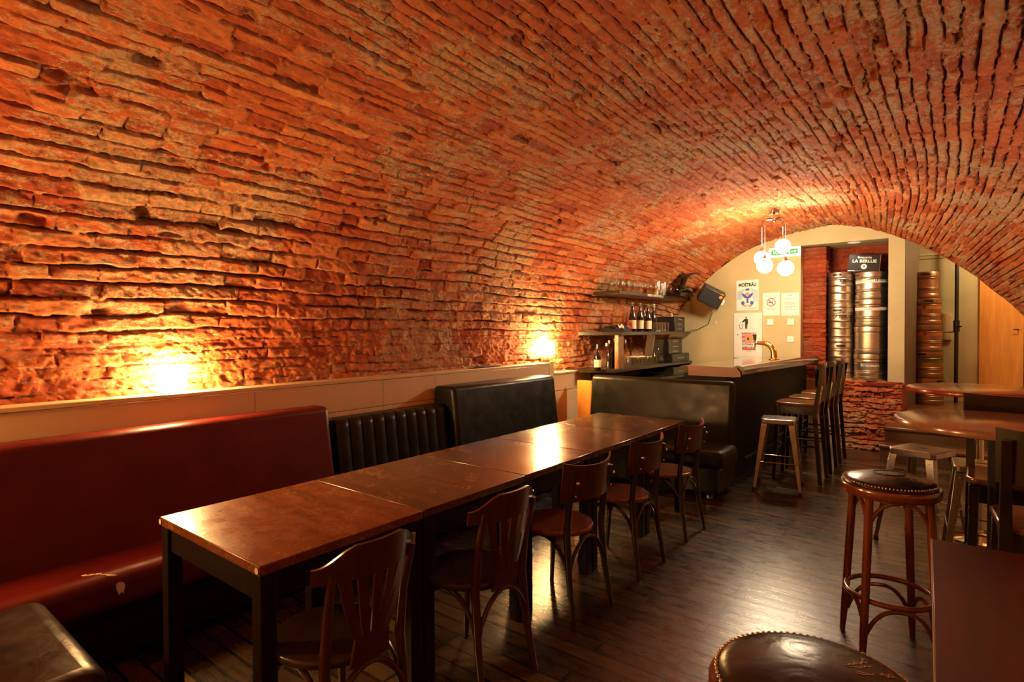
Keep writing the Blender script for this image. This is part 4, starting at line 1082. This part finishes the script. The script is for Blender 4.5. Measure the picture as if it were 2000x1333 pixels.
def plate(name, label, cat, x, z, kind):
    t = thing(name, label, cat, (x, YW, z)); MB().b2(-.043, .043, -.011, 0, -.043, .043).build('plate', M_white, t, bev=.004)
    if kind == 's2':
        for s in (-1, 1): MB().b2(s * .017 - .015, s * .017 + .015, -.015, -.011, -.03, .03).build('rocker', M_paper, t, bev=.001)
    elif kind == 's1': MB().b2(-.028, .028, -.015, -.011, -.028, .028).build('rocker', M_paper, t, bev=.001); MB().b2(-.002, .002, -.0155, -.0148, -.022, -.012).build('indicator', M_ink, t)
    else:
        MB().lathe([(.024, 0), (.024, .003), (.019, .003), (.018, .0005)], 24, T(0, -.011, 0) @ rotm(R_(90), 0, 0)).build('socket_well', M_paper, t)
        for s in (-1, 1): MB().lathe([(.003, .0035), (.003, .0042)], 10, T(s * .009, -.011, 0) @ rotm(R_(90), 0, 0)).build('pin_hole', M_ink, t)
plate('light_switch', 'double white light switch below the no-smoking notice', 'switch', -1.953, 1.615, 's2')
plate('light_switch', 'single white light switch below the printed notice', 'switch', -1.693, 1.615, 's1')
plate('wall_socket', 'white wall socket low on the beige wall near the end of the bar', 'socket', -1.695, 1.378, 'k')
tag(MB().b2(-2.7, -2.685, YW - .01, YW, 1.59, 1.64).build('cable_clip', M_white, bev=.002), 'small white cable clip alone on the beige wall below the loudspeaker', 'clip')

# loudspeaker on the wall, tilted, with cable
sk = thing('loudspeaker', 'tilted black loudspeaker with an orange cone edge high on the beige wall', 'speaker', (-2.66, 7.98, 1.99)); sk.rotation_euler = (R_(18), R_(28), R_(28))
MB().b2(-.16, .16, -.12, .12, -.115, .115).build('cabinet', M_blk, sk, bev=.012, seg=3)
MB().b2(-.15, .15, -.128, -.12, -.105, .105).build('grille', M_cloth, sk, bev=.003)
MB().lathe([(.05, 0), (.052, .006), (.03, .004), (.01, .01)], 24, T(.11, -.122, .065) @ rotm(R_(90), 0, 0)).build('tweeter', M_orangew, sk)
br2 = MB().b2(.155, .20, -.03, .05, -.04, .03).build('bracket', M_white, sk, bev=.003)
MB().tube([(.16, .03, 0), (.10, .20, .0), (.06, .30, 0)], .012, 8).build('bracket_arm', M_blk, br2)
tag(MB().tube([(-2.72, 8.06, 1.87), (-2.74, 8.28, 1.76), (-2.80, 8.29, 1.60), (-2.95, 8.28, 1.52), (-3.06, 8.25, 1.50)], .004, 6).build('cable', M_blk), 'thin black speaker cable hanging down the beige wall to the shelves', 'cable')

# ---- shelving unit on the left wall
sh = thing('shelf_unit', 'dark stained three-tier wall shelf holding bottles and glasses', 'shelf', (-3.3, 7.1, 0))
Msh = T(3.3, -7.1, 0)
def board(z, yl_w, yl_f, yr, xw, xf, th, nm='shelf_board'):
    return MB().prism([(xw, yl_w), (xf, yl_f), (xf, yr), (xw, yr)], z - th, z, Msh).build(nm, M_shelf, sh, bev=.003)
ZT, ZM, ZL = 1.985, 1.492, 1.055
bt_ = board(ZT, 6.06, 6.02, 8.25, -3.52, -3.08, .042); board(ZM, 5.80, 6.00, 8.27, -3.56, -3.06, .042); board(ZL, 5.45, 5.83, 8.28, -3.56, -3.04, .038)
MB().b2(-3.155, -3.105, 6.04, 6.17, ZL, ZM - .042, Msh).build('upright', M_step, sh, bev=.003)
MB().b2(-3.154, -3.106, 6.034, 6.04, ZL, ZM - .042, Msh).build('lamplit_edge', M_orangew, sh)  # lamp light on the brown upright's near face, put in as orange colour
MB().prism([(-3.26, ZL), (-3.16, ZL), (-3.10, ZM - .042), (-3.20, ZM - .042)], 7.05, 7.09, Msh @ Matrix(((1, 0, 0, 0), (0, 0, 1, 0), (0, 1, 0, 0), (0, 0, 0, 1)))).build('upright', M_pier, sh, smooth=0)
text('BIÈRE À EMPORTER ICI', .040, M_lwhite, T(-3.0795 + 3.3, 7.05 - 7.1, ZT - .021) @ rotm(R_(90), 0, R_(90)), bt_, bold=.01, sx=1.25)
for yy in (7.8,): MB().b2(-3.50, -3.40, yy - .012, yy + .012, ZM, ZT - .04, Msh).build('wall_bracket', M_galv, sh)

def goblet(label, x, y, z, s=1.0, grp='tulip glasses on the top shelf'):
    pf = [(.032, 0), (.033, .002), (.010, .006), (.0045, .012), (.0045, .045), (.012, .055), (.030, .068), (.042, .09), (.043, .105), (.036, .14), (.033, .155), (.0315, .155), (.0345, .139), (.0415, .105), (.0405, .091), (.029, .071), (.010, .060), (.001, .058)]
    o = MB().lathe([(r * s, zz * s) for r, zz in pf], 24, cap=False).build('beer_glass', M_glass, smooth=60); o.location = (x, y, z)
    return tag(o, label, 'glass', grp)
def tumbler(label, x, y, z, h=.115, r=.034, grp=None, proto=[None]):
    pf = [(.001, 0), (r * .8, 0), (r * .84, .004), (r, h), (r - .002, h), (r * .84 - .002, .008), (.001, .008)]
    o = MB().lathe(pf, 20, cap=False).build('drinking_glass', M_glass, smooth=60); o.location = (x, y, z)
    return tag(o, label, 'glass', grp)
ORD = ['first', 'second', 'third', 'fourth', 'fifth', 'sixth', 'seventh', 'eighth', 'ninth', 'tenth', 'eleventh', 'twelfth', 'thirteenth', 'fourteenth', 'fifteenth', 'sixteenth', 'seventeenth', 'eighteenth']
g0 = goblet('tulip glass on the top shelf, first from the left in the front row', -3.14, 6.16, ZT)
for k in range(1, 7): 
    dup(g0, (-3.14, 6.16 + .165 * k, ZT), 0, f'tulip glass on the top shelf, {ORD[k]} from the left in the front row')
for k in range(4): dup(g0, (-3.27, 6.22 + .18 * k, ZT), 0, f'tulip glass in the back row of the top shelf, {ORD[k]} from the left')
dup(g0, (-3.13, 7.66, ZT), 0, 'tulip glass on the top shelf right beside the horned black sculpture')
t0 = tumbler('tall straight beer glass on the top shelf, left of the amber bottle', -3.15, 7.30, ZT, .19, .03, 'tall glasses on the top shelf')
dup(t0, (-3.13, 7.46, ZT), 0, 'tall straight beer glass on the top shelf, right of the amber bottle'); dup(t0, (-3.22, 7.58, ZT), 0, 'tall straight beer glass on the top shelf, nearest the horned sculpture')
ab = thing('spirit_bottle', 'short amber bottle with pale top among the tulip glasses', 'bottle', (-3.22, 7.36, ZT))
MB().lathe([(.03, 0), (.035, .005), (.035, .10), (.03, .115)], 20).build('bottle_body', M_beer, ab); MB().lathe([(.028, .115), (.014, .13), (.013, .17)], 16).build('bottle_neck', M_label, ab)
# horned sculpture
hd = thing('horned_sculpture', 'black animal head sculpture with tall horns at the end of the top shelf', 'sculpture', (-3.01, 7.88, ZT), R_(0))
hb = MB()
def blob(path, rad): hb.tube(path, rad, 12)
blob([(0, -.30, .10), (0, -.20, .075), (0, -.08, .085), (.01, .04, .095), (.03, .16, .055), (.04, .22, .035)], [.012, .05, .078, .085, .055, .03])
hb.build('head', M_horn if 'M_horn' in globals() else M_bottle, hd, smooth=80)
for s, dx in ((1, .03), (-1, -.03)):
    hn = MB(); pts = []
    for k in range(13):
        u = k / 12; pts.append((dx + .03 * u + (.10 if s > 0 else -.02) * u * u, -.14 + .10 * u + .26 * u ** 2.2 * (1 if s > 0 else .72), .11 + .235 * math.sin(u * 1.75)))
    hn.tube(pts, [.034 * (1 - .85 * (k / 12)) + .003 for k in range(13)], 10); hn.build('horn', M_bottle, hd)
MB().tube([(0, -.02, .15), (.02, .03, .26), (.03, .14, .30), (.04, .20, .27)], [.02, .022, .014, .004], 8).build('horn', M_bottle, hd)
MB().tube([(0, -.06, .15), (.0, -.10, .25), (.0, -.06, .36)], [.02, .02, .006], 8).build('horn', M_bottle, hd)
MB().tube([(.03, -.22, .09), (.05, -.30, .13), (.05, -.34, .18)], [.015, .018, .004], 8).build('ear', M_bottle, hd)
MB().ball((.06, .205, .05), .022, 10, (1, 1.2, .9)).build('muzzle', M_galv, hd)

def bottle(label, x, y, z, h=.33, r=.039, body=None, lab=True, cork=None, grp=None, lm=None):
    t = thing('beer_bottle', label, 'bottle', (x, y, z), 0, grp); body = body or M_bottle
    MB().lathe([(r * .9, 0), (r, .006), (r, h * .48), (r * .93, h * .56), (r * .45, h * .74), (r * .34, h * .80), (r * .32, h * .93), (r * .40, h * .935), (r * .40, h * .96), (r * .33, h * .965)], 24).build('bottle_body', body, t, smooth=50)
    if lab: MB().lathe([(r + .0008, h * .10), (r + .0008, h * .40)], 24, cap=False).build('bottle_label', lm or M_label, t)
    if cork: MB().lathe([(r * .36, h * .90), (r * .38, h * 1.0), (r * .2, h * 1.02)], 14).build('bottle_cap', cork, t)
    return t
M_capb = plain('blue_grey_foil', (.15, .22, .25), .4)
G = 'black beer bottles on the middle shelf'
bottle('black bottle with cream label on the middle shelf, left of the three labelled ones', -3.12, 6.44, ZM, .36, .047, None, True, M_capb, G)
bottle('black bottle with cream label on the middle shelf, middle of the three labelled ones', -3.12, 6.66, ZM, .36, .045, None, True, M_capb, G)
bottle('black bottle with cream label on the middle shelf, right of the three labelled ones', -3.12, 6.90, ZM, .35, .045, None, True, M_capb, G)
bottle('unlabelled black bottle behind the glasses on the middle shelf, slimmer', -3.22, 7.0, ZM, .34, .036, None, False, None, G)
bottle('unlabelled black bottle behind the glasses on the middle shelf, with pale cap', -3.20, 7.26, ZM, .37, .042, None, False, M_white, G)
G = 'bottles on the bottom shelf'
bottle('small dark bottle with pale yellow label at the left end of the bottom shelf', -3.20, 5.70, ZL, .29, .040, None, True, M_galv, G)
bottle('clear swing-top bottle on the bottom shelf, left of the dark pair', -3.17, 5.86, ZL, .30, .034, M_glass, False, M_white, G)
bottle('tall dark bottle on the bottom shelf, left one of the pair beside the upright', -3.21, 6.0, ZL, .33, .034, None, False, M_white, G)
bottle('tall dark bottle on the bottom shelf, touching the lamplit upright', -3.19, 6.10, ZL, .345, .034, None, False, M_white, G)
bottle('clear swing-top bottle on the bottom shelf, right of the lamplit upright', -3.12, 6.24, ZL, .33, .037, M_glass, False, M_white, G)
tm = tumbler('short glass tumbler on the middle shelf, front row', -3.11, 7.10, ZM, .125, .036, 'tumblers on the middle shelf')
n = 0
for r_ in range(2):
    for k in range(5):
        if r_ == 0 and k == 0: continue
        dup(tm, (-3.11 - .09 * r_, 7.10 + .095 * k, ZM), 0, f'short glass tumbler on the middle shelf, {"front" if r_ == 0 else "back"} row, {ORD[k]} from the left')
tm['label'] = 'short glass tumbler on the middle shelf, front row, first from the left'
tm = tumbler('x', -3.11, 6.42, ZL, .115, .036, 'tumblers on the bottom shelf')
tm['label'] = 'short glass tumbler on the bottom shelf, front row, first from the left'
for r_ in range(3):
    for k in range(6):
        if r_ == 0 and k == 0: continue
        dup(tm, (-3.11 - .085 * r_, 6.42 + .105 * k + .02 * r_, ZL), 0, f'short glass tumbler on the bottom shelf, {("front", "middle", "back")[r_]} row, {ORD[k]} from the left')
vz = tumbler('taller square-shouldered glass at the right end of the bottom shelf tumblers', -3.12, 7.08, ZL, .16, .045)
cf = thing('glass_jar', 'round glass decanter on the bottom shelf beside the black amplifiers', 'decanter', (-3.14, 7.30, ZL))
MB().lathe([(.03, 0), (.055, .02), (.06, .05), (.045, .085), (.014, .11), (.012, .19), (.016, .2), (.013, .2), (.010, .19)], 24, cap=False).build('jar_body', M_glass, cf)
# folded t-shirts
ts = thing('folded_clothes', 'folded black t-shirts with white and red prints on the middle shelf', 'clothes', (-3.20, 6.17, ZM))
def lump(cx, cy, w_, l_, h_, sd, m_, nm, rz=0, z0=0):
    def fn(u, v):
        x = (u - .5) * w_; y_ = (v - .5) * l_; e = min(u, 1 - u, v, 1 - v) * 6
        return (x + .01 * math.sin(v * 9 + sd), y_ + .012 * math.sin(u * 8 + sd), z0 + min(1, max(0, e)) ** .5 * (h_ + .012 * math.sin(u * 7 + sd) * math.cos(v * 6 - sd)))
    return MB().grid(fn, 22, 22, T(cx, cy, 0) @ rotm(0, 0, rz)).build(nm, m_, ts, smooth=80)
lump(0, 0, .28, .42, .045, 1, M_cloth, 'bottom_shirt', .2); lump(-.01, .03, .24, .34, .075, 2.2, M_cloth, 'top_shirt', -.15)
lump(.075, -.04, .06, .13, .079, 1.5, M_lwhite, 'white_print', .3, .002); lump(.06, .15, .07, .13, .070, 3.5, M_inkr, 'red_print', -.2, .002)
# audio boxes
def audio(label, x0, x1, y0, y1, z0, z1, rows, grp):
    """front faces -y/+x ; fascia on the room side (+x)"""
    cx, cy = (x0 + x1) / 2, (y0 + y1) / 2
    t = thing('audio_unit', label, 'stereo unit', (cx, cy, z0), 0, grp)
    w_, l_, h_ = x1 - x0, y1 - y0, z1 - z0
    MB().b2(-w_ / 2, w_ / 2, -l_ / 2, l_ / 2, 0, h_).build('casing', M_blk, t, bev=.004)
    fp = MB().b2(w_ / 2, w_ / 2 + .008, -l_ / 2 + .005, l_ / 2 - .005, .004, h_ - .004).build('fascia', M_darkgrey, t, bev=.001)
    for k in range(rows):
        z = h_ * (k + .5) / rows
        MB().b2(w_ / 2 + .008, w_ / 2 + .010, -l_ * .2, l_ * .2, z - .008, z + .006).build('display', M_inkg, fp)
        MB().lathe([(.012, 0), (.011, .012)], 14, T(w_ / 2 + .008, l_ * .34, z) @ rotm(0, R_(90), 0)).build('knob', M_galv, fp)
    return t
M_darkgrey = plain('dark_grey_plastic', (.035, .032, .026), .3)
G = 'black audio units on the wall shelves'
audio('tall black audio box at the right end of the middle shelf', -3.36, -3.09, 7.72, 8.10, ZM, ZM + .21, 3, G)
audio('black stereo stack with three rows on the bottom shelf, under the middle shelf', -3.40, -3.10, 7.52, 8.02, ZL + .118, ZL + .33, 3, G)
audio('low wide black receiver on the bottom shelf below the stereo stack', -3.38, -3.07, 7.58, 8.22, ZL, ZL + .116, 1, G)
bk = thing('back_counter', 'dark work counter under the wall shelves behind the bar', 'counter', (-3.2, 7.15, 0))
MB().b2(-.29, .20, -1.2, 1.14, .84, .88).build('worktop', M_shelf, bk, bev=.003); MB().b2(-.28, .16, -1.18, 1.12, 0, .84).build('cabinet_body', M_barbody, bk)
amp = audio('black amplifier with a carrying handle on the work counter below the shelves', -3.38, -3.0, 7.45, 8.1, .88, .99, 1, G)
MB().tube([(.19, .26, .03), (.24, .28, .03), (.25, .28, .06), (.24, .28, .09), (.19, .26, .09)], .008, 8).build('handle', M_blk, amp)
tag(MB().tube([(-3.33, 8.20, ZM + .002), (-3.33, 8.20, ZM + .33)], .02, 12).build('white_tube', M_white), 'white upright tube behind the audio box on the middle shelf', 'tube')
